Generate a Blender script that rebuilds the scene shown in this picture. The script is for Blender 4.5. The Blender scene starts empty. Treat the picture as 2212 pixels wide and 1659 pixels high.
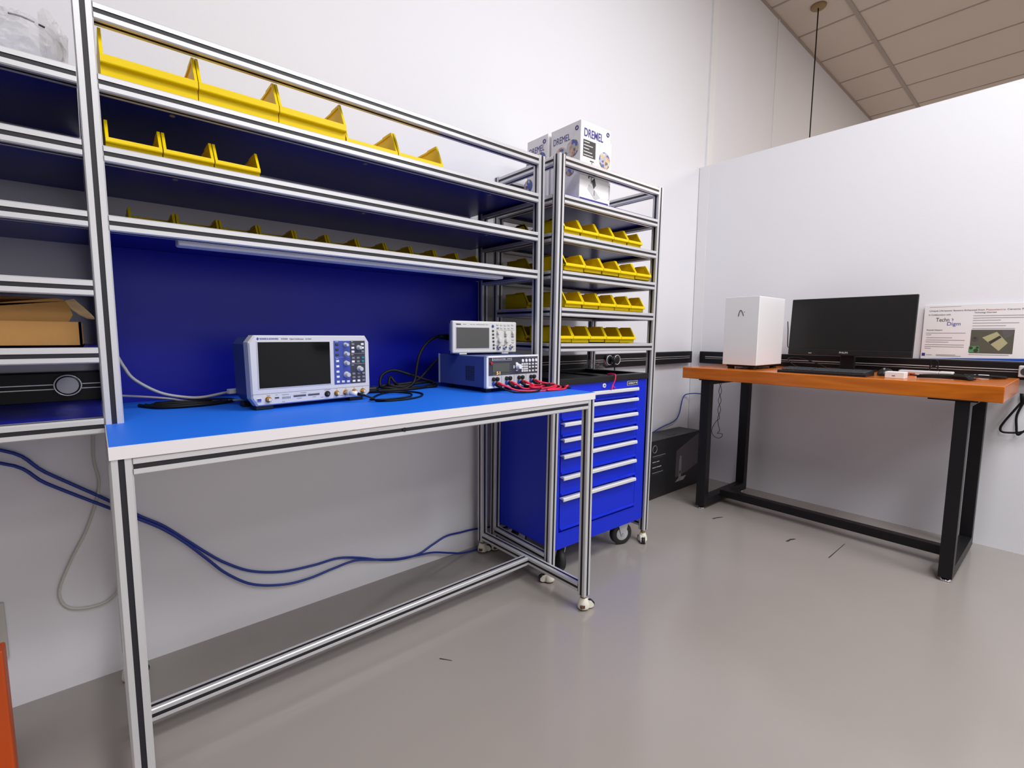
import bpy, bmesh, math, random
from mathutils import Vector, Matrix
random.seed(7)
PI = math.pi
sc = bpy.context.scene
COL = sc.collection

# ------------------------------------------------------------------ materials
MATS = {}
def mat(name, col, rough=.5, metal=0., spec=.5, noise=0., nscale=8., bump=0., bscale=40., coat=0., trans=0., emit=None, alpha=1.):
    if name in MATS: return MATS[name]
    m = bpy.data.materials.new(name); m.use_nodes = True
    nt = m.node_tree; b = nt.nodes['Principled BSDF']
    b.inputs['Base Color'].default_value = (*col, 1)
    b.inputs['Roughness'].default_value = rough
    b.inputs['Metallic'].default_value = metal
    b.inputs['Specular IOR Level'].default_value = spec
    b.inputs['Coat Weight'].default_value = coat
    b.inputs['Transmission Weight'].default_value = trans
    b.inputs['Alpha'].default_value = alpha
    if emit:
        b.inputs['Emission Color'].default_value = (*emit[:3], 1); b.inputs['Emission Strength'].default_value = emit[3]
    if noise or bump:
        tc = nt.nodes.new('ShaderNodeTexCoord')
        if noise:
            n = nt.nodes.new('ShaderNodeTexNoise'); n.inputs['Scale'].default_value = nscale; n.inputs['Detail'].default_value = 4
            r = nt.nodes.new('ShaderNodeMapRange'); r.inputs['To Min'].default_value = 1-noise; r.inputs['To Max'].default_value = 1+noise
            mx = nt.nodes.new('ShaderNodeVectorMath'); mx.operation = 'SCALE'; mx.inputs[0].default_value = col
            nt.links.new(tc.outputs['Object'], n.inputs['Vector']); nt.links.new(n.outputs['Fac'], r.inputs['Value'])
            nt.links.new(r.outputs['Result'], mx.inputs['Scale']); nt.links.new(mx.outputs['Vector'], b.inputs['Base Color'])
        if bump:
            n = nt.nodes.new('ShaderNodeTexNoise'); n.inputs['Scale'].default_value = bscale; n.inputs['Detail'].default_value = 5
            bp = nt.nodes.new('ShaderNodeBump'); bp.inputs['Strength'].default_value = bump; bp.inputs['Distance'].default_value = .01
            nt.links.new(tc.outputs['Object'], n.inputs['Vector']); nt.links.new(n.outputs['Fac'], bp.inputs['Height'])
            nt.links.new(bp.outputs['Normal'], b.inputs['Normal'])
    MATS[name] = m
    return m

WALL = mat('wall_paint', (.80, .80, .84), .75, spec=.3, noise=.012, nscale=1.2, bump=.03, bscale=120)
ALU = mat('aluminium', (.66, .66, .68), .36, metal=.38)
SLOT = mat('black_slot', (.012, .012, .018), .45)
SHELF = mat('shelf_blue', (.004, .009, .30), .30, spec=.22, noise=.05, nscale=3)
PANEL = mat('panel_blue', (.006, .013, .40), .34, spec=.25)
TOPB = mat('bench_blue', (.016, .17, .82), .5, spec=.25, noise=.03, nscale=5)
EDGE = mat('edge_band', (.80, .76, .78), .5)
CREAM = mat('cream_plastic', (.80, .77, .66), .45)
RUB = mat('rubber', (.015, .015, .016), .6)
BROWN = mat('brown_pad', (.10, .04, .03), .6)
BRASS = mat('brass_nut', (.42, .30, .10), .35, metal=.8)
CAB = mat('cabinet_blue', (.002, .022, .62), .32, spec=.35)
SILV = mat('silver_handle', (.86, .86, .88), .28, metal=.3)
CHROME = mat('chrome', (.8, .8, .8), .15, metal=1.)
BLK = mat('black_plastic', (.011, .011, .012), .42, spec=.35)
BLKS = mat('black_steel', (.008, .0075, .009), .42, spec=.3, bump=.05, bscale=300)
DARK = mat('dark_grey', (.035, .036, .042), .45)
GREY = mat('mid_grey', (.22, .22, .24), .5)
LGREY = mat('light_grey', (.55, .55, .57), .45)
OFFW = mat('off_white', (.70, .69, .66), .45)
INSTR = mat('instrument_white', (.62, .62, .66), .42)
WHITE = mat('white_paint', (.82, .82, .84), .4)
CARDW = mat('white_carton', (.84, .83, .85), .5)
CARD = mat('cardboard', (.40, .205, .06), .85, noise=.08, nscale=14, bump=.05, bscale=90)
CARDL = mat('cardboard_light', (.72, .50, .24), .8, noise=.05, nscale=14)
SCOPEB = mat('scope_blue', (.035, .06, .22), .5)
PSUB = mat('instrument_blue', (.075, .105, .30), .5)
CTRLB = mat('control_blue', (.045, .075, .36), .45)
CTRLD = mat('control_dark', (.035, .036, .055), .45)
GOLD = mat('gold_connector', (.75, .42, .10), .25, metal=.9)
SCREEN = mat('screen_black', (.004, .004, .005), .06, spec=.28)
SCREENM = mat('monitor_black', (.011, .011, .012), .35, spec=.4)
LCDG = mat('lcd_grey', (.082, .080, .076), .35)
LCDO = mat('lcd_olive', (.085, .088, .072), .3)
RED = mat('red_lead', (.72, .010, .055), .4)
REDD = mat('red_plastic', (.45, .01, .015), .4)
PINK = mat('red_strap_mat', (.70, .005, .12), .5)
BLUEP = mat('blue_plug', (.01, .06, .45), .4)
GREEN = mat('green_clip', (.01, .30, .03), .4)
TEAL = mat('teal_key', (.01, .22, .25), .4)
CBLK = mat('cable_black', (.007, .007, .008), .5, spec=.22)
CGREY = mat('cable_grey', (.38, .37, .36), .5)
CBLUE = mat('cable_blue', (.008, .035, .30), .4)
CPALE = mat('cable_pale', (.60, .59, .54), .5)
NAVY = mat('navy_ink', (.045, .035, .25), .5)
BINK = mat('blue_ink', (.03, .06, .35), .5)
INK = mat('black_ink', (.03, .03, .035), .5)
GINK = mat('grey_ink', (.25, .24, .26), .5)
RINK = mat('red_ink', (.55, .12, .18), .5)
PBLUE = mat('print_blue', (.01, .07, .48), .5)
ORANGE = mat('orange_paint', (.62, .085, .008), .45)
SOCK = mat('socket_white', (.55, .54, .50), .5)
FRONT_TXT = INK

def yellow():
    m = mat('yellow_plastic', (.82, .60, .0), .42, spec=.16)
    b = m.node_tree.nodes['Principled BSDF']
    b.inputs['Subsurface Weight'].default_value = .12; b.inputs['Subsurface Radius'].default_value = (.02, .012, .002); b.inputs['Subsurface Scale'].default_value = .3
    return m
YEL = yellow()

def wood():
    m = bpy.data.materials.new('varnished_wood'); m.use_nodes = True
    nt = m.node_tree; b = nt.nodes['Principled BSDF']
    tc = nt.nodes.new('ShaderNodeTexCoord'); mp = nt.nodes.new('ShaderNodeMapping'); mp.inputs['Scale'].default_value = (14, 1.3, 14)
    n = nt.nodes.new('ShaderNodeTexNoise'); n.inputs['Scale'].default_value = 2.2; n.inputs['Detail'].default_value = 6; n.inputs['Distortion'].default_value = .8
    cr = nt.nodes.new('ShaderNodeValToRGB'); e = cr.color_ramp.elements
    e[0].position = .3; e[0].color = (.44, .098, .004, 1); e[1].position = .72; e[1].color = (.70, .19, .012, 1)
    nt.links.new(tc.outputs['Object'], mp.inputs['Vector']); nt.links.new(mp.outputs['Vector'], n.inputs['Vector'])
    nt.links.new(n.outputs['Fac'], cr.inputs['Fac']); nt.links.new(cr.outputs['Color'], b.inputs['Base Color'])
    b.inputs['Roughness'].default_value = .22; b.inputs['Coat Weight'].default_value = .12; b.inputs['Coat Roughness'].default_value = .12
    return m
WOOD = wood()

def floor_mat():
    m = bpy.data.materials.new('epoxy_floor'); m.use_nodes = True
    nt = m.node_tree; b = nt.nodes['Principled BSDF']
    tc = nt.nodes.new('ShaderNodeTexCoord'); n = nt.nodes.new('ShaderNodeTexNoise'); n.inputs['Scale'].default_value = 1.1; n.inputs['Detail'].default_value = 5
    cr = nt.nodes.new('ShaderNodeValToRGB'); e = cr.color_ramp.elements
    e[0].position = .3; e[0].color = (.300, .272, .250, 1); e[1].position = .7; e[1].color = (.335, .303, .280, 1)
    n2 = nt.nodes.new('ShaderNodeTexNoise'); n2.inputs['Scale'].default_value = 5; n2.inputs['Detail'].default_value = 3
    r = nt.nodes.new('ShaderNodeMapRange'); r.inputs['To Min'].default_value = .15; r.inputs['To Max'].default_value = .21; b.inputs['Specular IOR Level'].default_value = .62
    bp = nt.nodes.new('ShaderNodeBump'); bp.inputs['Strength'].default_value = .012; bp.inputs['Distance'].default_value = .02
    for x in (n, n2): nt.links.new(tc.outputs['Object'], x.inputs['Vector'])
    nt.links.new(n.outputs['Fac'], cr.inputs['Fac']); nt.links.new(cr.outputs['Color'], b.inputs['Base Color'])
    nt.links.new(n2.outputs['Fac'], r.inputs['Value']); nt.links.new(r.outputs['Result'], b.inputs['Roughness'])
    nt.links.new(n2.outputs['Fac'], bp.inputs['Height']); nt.links.new(bp.outputs['Normal'], b.inputs['Normal'])
    return m

def plastic_film(name, tint, amount):
    m = bpy.data.materials.new(name); m.use_nodes = True
    nt = m.node_tree; nt.nodes.clear()
    out = nt.nodes.new('ShaderNodeOutputMaterial'); mix = nt.nodes.new('ShaderNodeMixShader'); mix.inputs['Fac'].default_value = amount
    tr = nt.nodes.new('ShaderNodeBsdfTransparent'); p = nt.nodes.new('ShaderNodeBsdfPrincipled')
    p.inputs['Base Color'].default_value = (*tint, 1); p.inputs['Roughness'].default_value = .18
    nt.links.new(tr.outputs[0], mix.inputs[1]); nt.links.new(p.outputs[0], mix.inputs[2]); nt.links.new(mix.outputs[0], out.inputs[0])
    return m
FILM = plastic_film('clear_film', (.80, .80, .77), .20)
FILMC = plastic_film('clear_bag', (.92, .92, .92), .13)

def picture_mat(name, cols, scale):
    """a generic printed patch of a few colours"""
    m = bpy.data.materials.new(name); m.use_nodes = True
    nt = m.node_tree; b = nt.nodes['Principled BSDF']
    tc = nt.nodes.new('ShaderNodeTexCoord'); n = nt.nodes.new('ShaderNodeTexVoronoi'); n.inputs['Scale'].default_value = scale
    s = nt.nodes.new('ShaderNodeSeparateColor'); cr = nt.nodes.new('ShaderNodeValToRGB'); cr.color_ramp.interpolation = 'CONSTANT'
    e = cr.color_ramp.elements
    while len(e) < len(cols): e.new(.5)
    for i, c in enumerate(cols): e[i].position = i/len(cols); e[i].color = (*c, 1)
    nt.links.new(tc.outputs['Object'], n.inputs['Vector']); nt.links.new(n.outputs['Color'], s.inputs[0])
    nt.links.new(s.outputs[0], cr.inputs['Fac']); nt.links.new(cr.outputs['Color'], b.inputs['Base Color'])
    b.inputs['Roughness'].default_value = .5
    return m
PICA = picture_mat('print_photo', [(.55, .30, .22), (.07, .12, .48), (.60, .58, .58), (.16, .15, .17), (.66, .48, .30), (.45, .45, .50)], 75)

# ------------------------------------------------------------------ mesh builder
class MB:
    def __init__(s): s.bm = bmesh.new(); s.mats = []
    def mi(s, m):
        if m not in s.mats: s.mats.append(m)
        return s.mats.index(m)
    def face(s, vs, m, smooth=False):
        try: f = s.bm.faces.new(vs)
        except ValueError: return None
        f.material_index = s.mi(m); f.smooth = smooth; return f
    def box(s, x0, x1, y0, y1, z0, z1, m, bev=0., T=None, seg=2):
        vs = [s.bm.verts.new((x, y, z)) for x in (x0, x1) for y in (y0, y1) for z in (z0, z1)]
        fs = [s.face([vs[i] for i in q], m) for q in ((0,1,3,2),(4,6,7,5),(0,4,5,1),(2,3,7,6),(0,2,6,4),(1,5,7,3))]
        if bev > 0:
            es = list({e for f in fs for e in f.edges})
            r = bmesh.ops.bevel(s.bm, geom=es, offset=bev, segments=seg, profile=.5, affect='EDGES')
            for f in r['faces']: f.material_index = s.mi(m)
            if T is not None: bmesh.ops.transform(s.bm, matrix=T, verts=list({v for f in r['faces'] for v in f.verts} | {v for v in vs if v.is_valid}))
        elif T is not None: bmesh.ops.transform(s.bm, matrix=T, verts=vs)
        return s
    def prism(s, poly, d0, d1, m, axis='x', T=None, side_mats=None, cap=None):
        """poly in the two other axes (cyclic order after axis removed: x->(y,z), y->(x,z), z->(x,y))"""
        def P(a, b, d):
            return {'x': (d, a, b), 'y': (a, d, b), 'z': (a, b, d)}[axis]
        A = [s.bm.verts.new(P(a, b, d0)) for a, b in poly]; B = [s.bm.verts.new(P(a, b, d1)) for a, b in poly]
        n = len(poly)
        for i in range(n):
            s.face([A[i], A[(i+1) % n], B[(i+1) % n], B[i]], side_mats[i] if side_mats else m)
        s.face(A[::-1], cap or m); s.face(B, cap or m)
        if T is not None: bmesh.ops.transform(s.bm, matrix=T, verts=A+B)
        return s
    def cyl(s, p0, p1, r0, m, r1=None, seg=16, cap=True, capm=None):
        p0, p1 = Vector(p0), Vector(p1); r1 = r0 if r1 is None else r1
        d = (p1-p0).normalized(); u = d.orthogonal().normalized(); w = d.cross(u)
        A, B = [], []
        for i in range(seg):
            c = math.cos(2*PI*i/seg)*u + math.sin(2*PI*i/seg)*w
            A.append(s.bm.verts.new(p0+c*r0)); B.append(s.bm.verts.new(p1+c*r1))
        for i in range(seg): s.face([A[i], A[(i+1) % seg], B[(i+1) % seg], B[i]], m, True)
        if cap: s.face(A[::-1], capm or m); s.face(B, capm or m)
        return s
    def lathe(s, c, prof, m, seg=20, axis=(0, 0, 1)):
        c = Vector(c); d = Vector(axis).normalized(); u = d.orthogonal().normalized(); w = d.cross(u)
        rings = []
        for r, h in prof:
            rings.append([s.bm.verts.new(c+d*h+(math.cos(2*PI*i/seg)*u+math.sin(2*PI*i/seg)*w)*max(r, 1e-5)) for i in range(seg)])
        for a, b in zip(rings, rings[1:]):
            for i in range(seg): s.face([a[i], a[(i+1) % seg], b[(i+1) % seg], b[i]], m, True)
        s.face(rings[0][::-1], m); s.face(rings[-1], m)
        return s
    def ring(s, c, R, r, m, axis=(0, 0, 1), seg=24, rs=6, a0=0., a1=2*PI):
        c = Vector(c); d = Vector(axis).normalized(); u = d.orthogonal().normalized(); w = d.cross(u)
        pts = [c+(math.cos(a0+(a1-a0)*i/seg)*u+math.sin(a0+(a1-a0)*i/seg)*w)*R for i in range(seg+1)]
        return s.tube(pts, r, m, rs, sub=1)
    def tube(s, pts, r, m, rs=8, sub=6, cap=True):
        P = [Vector(p) for p in pts]
        if sub > 1 and len(P) > 2:
            Q = []
            for i in range(len(P)-1):
                p0 = P[max(i-1, 0)]; p1 = P[i]; p2 = P[i+1]; p3 = P[min(i+2, len(P)-1)]
                for k in range(sub):
                    t = k/sub
                    Q.append(.5*((2*p1)+(-p0+p2)*t+(2*p0-5*p1+4*p2-p3)*t*t+(-p0+3*p1-3*p2+p3)*t**3))
            Q.append(P[-1]); P = Q
        n = None; rings = []
        for i, p in enumerate(P):
            d = (P[min(i+1, len(P)-1)]-P[max(i-1, 0)])
            if d.length < 1e-9: d = Vector((0, 0, 1))
            d.normalize()
            if n is None: n = d.orthogonal().normalized()
            n = n-d*n.dot(d)
            if n.length < 1e-6: n = d.orthogonal()
            n.normalize(); w = d.cross(n)
            rings.append([s.bm.verts.new(p+(math.cos(2*PI*k/rs)*n+math.sin(2*PI*k/rs)*w)*r) for k in range(rs)])
        for a, b in zip(rings, rings[1:]):
            for k in range(rs): s.face([a[k], a[(k+1) % rs], b[(k+1) % rs], b[k]], m, True)
        if cap: s.face(rings[0][::-1], m); s.face(rings[-1], m)
        return s
    def disc(s, c, r, m, axis=(0, -1, 0), seg=20, sx=1., thick=.0006):
        c = Vector(c); d = Vector(axis).normalized()
        return s.cyl(c, c+d*thick, r, m, seg=seg)
    def ball(s, c, r, m, sc3=(1, 1, 1), seg=14, rings=8):
        res = bmesh.ops.create_uvsphere(s.bm, u_segments=seg, v_segments=rings, radius=r, matrix=Matrix.Translation(c) @ Matrix.Diagonal((*sc3, 1)))
        k = s.mi(m)
        for f in {f for v in res['verts'] for f in v.link_faces}: f.material_index = k; f.smooth = True
        return s
    def mesh(s, name):
        bmesh.ops.recalc_face_normals(s.bm, faces=s.bm.faces)
        me = bpy.data.meshes.new(name); s.bm.to_mesh(me); s.bm.free()
        for m in s.mats: me.materials.append(m)
        return me
    def build(s, name, parent=None, label=None):
        o = bpy.data.objects.new(name, s.mesh(name)); COL.objects.link(o)
        if parent: o.parent = parent
        if label: o['label'] = label
        return o

def tag(o, label, cat, group=None, kind=None):
    o['label'] = label; o['category'] = cat
    if group: o['group'] = group
    if kind: o['kind'] = kind
    return o
def thing(name, label, cat, M=None, loc=(0, 0, 0), rz=0., group=None):
    o = bpy.data.objects.new(name, None); COL.objects.link(o); o.empty_display_size = .05
    o.matrix_world = M if M is not None else Matrix.Translation(loc) @ Matrix.Rotation(rz, 4, 'Z')
    return tag(o, label, cat, group)
def struct(name, mb, parent=None):
    o = mb.build(name, parent)
    if not parent: o['kind'] = 'structure'
    return o
def dup(root, M, label, group=None):
    r = root.copy(); COL.objects.link(r); r.matrix_world = M; r['label'] = label
    if group: r['group'] = group
    for ch in list(root.children):
        c = ch.copy(); COL.objects.link(c); c.parent = r
        for g in ch.children:
            d = g.copy(); COL.objects.link(d); d.parent = c
    return r

F_FRONT = Matrix(((1, 0, 0, 0), (0, 0, -1, 0), (0, 1, 0, 0), (0, 0, 0, 1)))       # text facing -y
F_LEFT = Matrix(((0, 0, -1, 0), (-1, 0, 0, 0), (0, 1, 0, 0), (0, 0, 0, 1)))       # text facing -x
def text(body, size, m, parent, pos, F=F_FRONT, name='lettering', width=None, align='LEFT', bold=0., shear=0.):
    cu = bpy.data.curves.new('t', 'FONT'); cu.body = body; cu.size = size; cu.align_x = align; cu.extrude = .0001; cu.offset = bold; cu.shear = shear
    o = bpy.data.objects.new('t', cu); COL.objects.link(o)
    dg = bpy.context.evaluated_depsgraph_get(); me = bpy.data.meshes.new_from_object(o.evaluated_get(dg))
    bpy.data.objects.remove(o); bpy.data.curves.remove(cu)
    if width and len(me.vertices):
        xs = [v.co.x for v in me.vertices]; k = width/(max(xs)-min(xs))
        for v in me.vertices: v.co.x *= k
    me.transform(Matrix.Translation(pos) @ F)
    me.materials.clear(); me.materials.append(m); me.name = name
    r = bpy.data.objects.new(name, me); COL.objects.link(r); r.parent = parent
    return r

H = .015   # half an aluminium profile
def profile(mb, p0, p1, h=H, mslot=SLOT):
    """square aluminium extrusion with a black strip in each face"""
    p0, p1 = Vector(p0), Vector(p1); d = (p1-p0)
    L = d.length; d.normalize()
    if abs(d.z) > .9: u, w = Vector((1, 0, 0)), Vector((0, 1, 0))
    else:
        w = Vector((0, 0, 1)); u = w.cross(d).normalized(); w = d.cross(u)
    c, sl, dp = .0022, .0042, .0016
    pts, ms = [], []
    for k in range(4):
        a = [(-h+c, -h), (-sl, -h), (-sl, -h+dp), (sl, -h+dp), (sl, -h), (h-c, -h)]
        mm = [ALU, mslot, mslot, mslot, ALU, ALU]
        for (x, y) in a:
            for _ in range(k): x, y = -y, x
            pts.append((x, y))
        ms += mm
    A = [mb.bm.verts.new(p0+u*x+w*y) for x, y in pts]; B = [mb.bm.verts.new(p1+u*x+w*y) for x, y in pts]
    n = len(pts)
    for i in range(n): mb.face([A[i], A[(i+1) % n], B[(i+1) % n], B[i]], ms[i])
    mb.face(A[::-1], BLK); mb.face(B, BLK)
    return mb
def prof(name, p0, p1, parent): return profile(MB(), p0, p1).build(name, parent)

# ------------------------------------------------------------------ camera
F_PX = 1038.97
yaw, pitch, roll = (math.radians(a) for a in (40.9706, 5.866, .4302))
fw = Vector((math.sin(yaw), math.cos(yaw), 0)); rt = Vector((math.cos(yaw), -math.sin(yaw), 0)); up = Vector((0, 0, 1))
ff = fw*math.cos(pitch)-up*math.sin(pitch); uu = up*math.cos(pitch)+fw*math.sin(pitch)
rr = rt*math.cos(roll)+uu*math.sin(roll); u2 = uu*math.cos(roll)-rt*math.sin(roll)
cam = bpy.data.cameras.new('camera'); cam.sensor_width = 36; cam.lens = F_PX/2212*36; cam.clip_start = .02
co = bpy.data.objects.new('camera', cam); COL.objects.link(co)
co.matrix_world = Matrix(((rr.x, u2.x, -ff.x, 0), (rr.y, u2.y, -ff.y, 0), (rr.z, u2.z, -ff.z, .92), (0, 0, 0, 1)))
sc.camera = co

# ------------------------------------------------------------------ room
YB, DN, DY = 1.6233, 2.943, math.radians(.9873)
ZC = 3.295
XL, XR, YF = -4.0, 8.2, -5.0
MW = Matrix.Rotation(-DY, 4, 'Z')          # right wall frame: x = distance to the partition, y along it
def W(n, t, z): return MW @ Vector((n, t, z))
FLOOR = floor_mat()
fl = struct('floor', MB().box(XL-.1, XR+.1, YF-.1, YB+.1, -.1, 0, FLOOR))
struct('wall_back', MB().box(XL, XR, YB, YB+.1, 0, ZC, WALL))
WALLG = mat('wall_grey_paint', (.60, .58, .56), .8)
WALLD = mat('wall_low_bounce', (.20, .19, .185), .8)  # tone of the unseen left wall, darkened to cut bounced light on that side
struct('wall_left', MB().box(XL-.1, XL, YF, YB, 0, ZC, WALLD))
struct('wall_front', MB().box(XL, XR, YF-.1, YF, 0, ZC, WALLG))
struct('wall_far', MB().box(XR, XR+.1, YF, YB, 0, ZC, WALL))
def inMW(mb): bmesh.ops.transform(mb.bm, matrix=MW, verts=mb.bm.verts); return mb
pw = MB().box(DN, DN+.09, -4.8, 1.672, 0, 1.98, WALL)
bmesh.ops.transform(pw.bm, matrix=MW, verts=pw.bm.verts)
struct('wall_right', pw)
struct('trim_3', inMW(MB().box(DN-.003, DN-.0003, 1.606, 1.671, 0, 1.979, WHITE)))
struct('trim_1', MB().box(3.035, 3.105, YB-.012, YB-.0005, 0, ZC-.001, WHITE))
struct('trim_2', MB().box(4.025, 4.045, YB-.006, YB-.0005, 0, ZC-.001, WHITE))
CEIL = mat('ceiling_tile', (.66, .57, .50), .9, noise=.03, nscale=3, bump=.08, bscale=150)
GRID = mat('ceiling_grid', (.40, .34, .30), .6)
ce = struct('ceiling', MB().box(XL-.1, XR+.1, YF-.1, YB+.1, ZC, ZC+.1, CEIL))
g = MB()
y = 1.22
while y > YF: g.box(XL, XR, y-.014, y+.014, ZC-.008, ZC, GRID); y -= 1.1
x = 4.40-.525*13
while x < XR: g.box(x-.007, x+.007, YF, YB, ZC-.004, ZC, GRID); x += .525
gl = MB().box(XL, XR, YB-.014, YB-.0005, ZC-.012, ZC-.0005, GRID)
g.build('grid_bars', ce); gl.build('edge_trim', ce)
# scuffs on the floor
for pts in ([(2.315, 1.107), (2.345, 1.10), (2.375, 1.085)], [(2.31, .76), (2.345, .757), (2.37, .745)], [(2.271, .584), (2.483, .582)], [(.69, 1.10), (.712, 1.07)]):
    m = MB(); wd = .006 if len(pts) == 3 else .0022
    for a, b in zip(pts, pts[1:]):
        a, b = Vector((*a, 0)), Vector((*b, 0)); n = (b-a).normalized().cross(Vector((0, 0, 1)))*wd
        m.face([m.bm.verts.new(p+Vector((0, 0, .0006))) for p in (a-n, b-n*.5, b+n*.5, a+n)], DARK)
    m.build('scuff_mark', fl)

# ------------------------------------------------------------------ lights (ceiling panels of the room and an added fill light)
def area(x, y, z, sx, sy, w, col=(.965, .98, 1), rot=(0, 0, 0)):
    l = bpy.data.lights.new('ceiling_or_fill_lamp', 'AREA'); l.shape = 'RECTANGLE'; l.size = sx; l.size_y = sy; l.energy = w; l.color = col
    o = bpy.data.objects.new('ceiling_or_fill_lamp', l); COL.objects.link(o); o.location = (x, y, z); o.rotation_euler = rot
    return o
for lx, ly, e in ((1.65, -.3, 42), (2.1, -1.9, 42), (-.2, -.7, 26), (.3, -2.4, 16), (1.6, -3.4, 22)): area(lx, ly, 3.24, 1.2, .6, e)
# added fill light on the unseen wall behind the camera, in place of a window
area(.9, YF+.02, 1.55, 4.2, 1.7, 18, (1, .985, .97), (math.radians(90), 0, 0))
# the neighbouring room has its own lamps, warmer and weaker
area(5.6, -1.2, 3.24, 1.2, .6, 66, (1, .88, .76))
wd = bpy.data.worlds.new('world'); sc.world = wd; wd.use_nodes = True
wd.node_tree.nodes['Background'].inputs[0].default_value = (.9, .88, .9, 1); wd.node_tree.nodes['Background'].inputs[1].default_value = .3
sc.view_settings.view_transform = 'Standard'; sc.view_settings.look = 'None'; sc.view_settings.gamma = 1
sc.view_settings.exposure = 0.35
sc.view_settings.use_curve_mapping = False
try:
    sc.cycles.use_denoising = True; sc.cycles.max_bounces = 10; sc.cycles.diffuse_bounces = 6; sc.cycles.transparent_max_bounces = 12
except Exception: pass

# ------------------------------------------------------------------ casters
def caster(parent, x, y, ztop, z0=0., turn=0.):
    """cream levelling caster under a post: housing > wheel, pad, nut"""
    T = Matrix.Translation((x, y, z0)) @ Matrix.Rotation(turn, 4, 'Z')
    m = MB()
    m.lathe((0, 0, 0), [(.0195, .005), (.0205, .010), (.019, .022), (.0165, .030), (.013, .037), (.012, .040)], CREAM)
    for s in (-1, 1):
        m.prism([(.008, .034), (.026, .026), (.034, .016), (.034, .008), (.026, .004), (.008, .006)], s*.010-.002, s*.010+.002, CREAM, axis='y')
    bmesh.ops.transform(m.bm, matrix=T, verts=m.bm.verts)
    c = m.build('caster', parent)
    w = MB().cyl((.026, -.0075, .0135), (.026, .0075, .0135), .0135, RUB, seg=20)
    bmesh.ops.transform(w.bm, matrix=T, verts=w.bm.verts); w.build('wheel', c, 'dark rubber wheel')
    p = MB().lathe((0, 0, 0), [(.016, 0), (.017, .002), (.0165, .0055)], BROWN)
    p.box(-.019, -.005, -.0205, -.012, .012, .021, BROWN)
    bmesh.ops.transform(p.bm, matrix=T, verts=p.bm.verts); p.build('pad', c, 'brown levelling pad')
    h = max(ztop-z0, .041)
    n = MB().cyl((0, 0, .0395), (0, 0, h), .0095, BRASS, seg=8)
    bmesh.ops.transform(n.bm, matrix=T, verts=n.bm.verts); n.build('nut', c, 'brass coloured nut')
    return c

# ------------------------------------------------------------------ workbench
X0, X1, Y0, YP, YR, ZT = .007, 1.212, .985, 1.229, 1.547, .7375
LV = [1.5115, 1.386, 1.257, 1.1285]
RISE = Matrix.Identity(4)
bench = thing('workbench', 'blue topped aluminium workbench with three upper shelves and a blue back panel', 'workbench', loc=(X0, Y0, 0))
def rel(o, p):
    """parent keeping world coordinates of a mesh built in world space"""
    o.parent = p; o.matrix_parent_inverse = p.matrix_world.inverted(); return o
def wpart(mb, name, p, label=None):
    o = mb.build(name, None, label); return rel(o, p)
def wprof(name, p0, p1, p): return rel(prof(name, p0, p1, None), p)
bpy.context.view_layer.update()
tb = MB()
poly = [(X0, Y0), (X1, Y0), (X1, YR-.002), (X1-.032, YR-.002), (X1-.032, 1.582), (X0+.032, 1.582), (X0+.032, YR-.002), (X0, YR-.002)]
tb.prism(poly, ZT-.0225, ZT-.001, EDGE, axis='z')
ins = .0012
tb.prism([(X0+ins, Y0+ins), (X1-ins, Y0+ins), (X1-ins, YR-.003), (X1-.033, YR-.003), (X1-.033, 1.5815), (X0+.033, 1.5815), (X0+.033, YR-.003), (X0+ins, YR-.003)], ZT-.001, ZT, TOPB, axis='z')
wpart(tb, 'tabletop', bench, 'blue laminate top with a white edge band')
zl = .05; zu = ZT-.0225
h = H
xl, xr = X0+h, X1-h; yf, yr, yp = Y0+h+.002, YR+h, YP+h
wprof('leg', (xl, yf, zl), (xl, yf, zu), bench); wprof('leg', (xr, yf, zl), (xr, yf, zu), bench)
wprof('rear_post', (xl, yr, zl), (xl, yr, LV[1]+h), bench); wprof('rear_post', (xr, yr, zl), (xr, yr, LV[1]+h), bench)
wprof('upright', (xl, yp, ZT), (xl, yp, LV[0]+h+.002), bench); wprof('upright', (xr, yp, ZT), (xr, yp, LV[0]+h+.002), bench)
zr = zu-h
wprof('apron_rail', (xl+h, yf, zr), (xr-h, yf, zr), bench)
for xx in (xl, xr):
    wprof('apron_rail', (xx, yf+h, zr), (xx, yr-h, zr), bench)
    wprof('base_rail', (xx, yf+h, .074), (xx, yr-h, .074), bench)
wprof('stretcher', (xl+h, 1.277, .073), (xr-h, 1.277, .073), bench)
for i, z in enumerate(LV):
    wprof('shelf_rail', (xl+h, yp, z), (xr-h, yp, z), bench)
    if i:
        for xx in (xl, xr): wprof('shelf_rail', (xx, yp+h, z), (xx, yr-h, z), bench)
        s = MB().box(X0+.031, X1-.031, YP+.0305, YB-.002, z+.003, z+h, SHELF)
        so = wpart(s, 'shelf', bench)
        for sx in (.16, .60, 1.04):
            q = MB().lathe((sx, 1.30+.02*i, z+.003), [(.006, 0), (.005, -.0025), (.002, -.003)], GREY, seg=12)
            wpart(q, 'screw', so)
bp_ = MB().box(X0, X1, 1.583, 1.589, ZT-.02, LV[3]+.0025, PANEL)
wpart(bp_, 'back_panel', bench, 'glossy deep blue back panel')
lb = MB().box(.15, 1.06, 1.268, 1.312, LV[3]-.0225, LV[3]+.0028, WHITE, .004)
wpart(lb, 'light_bar', bench, 'white unlit light bar under the lowest shelf')
for (cx, cy, tr) in ((xl, yf, 2.6), (xr, yf, -.35), (xl, yr, .3), (xr, yr, -.4)): rel(caster(None, cx, cy, zl, 0, tr), bench)
jt = MB().cyl((.53, Y0+.0012, zr), (.53, Y0+.003, zr), .0052, BLK, seg=12)
wpart(jt, 'joint_plug', bench)

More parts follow.
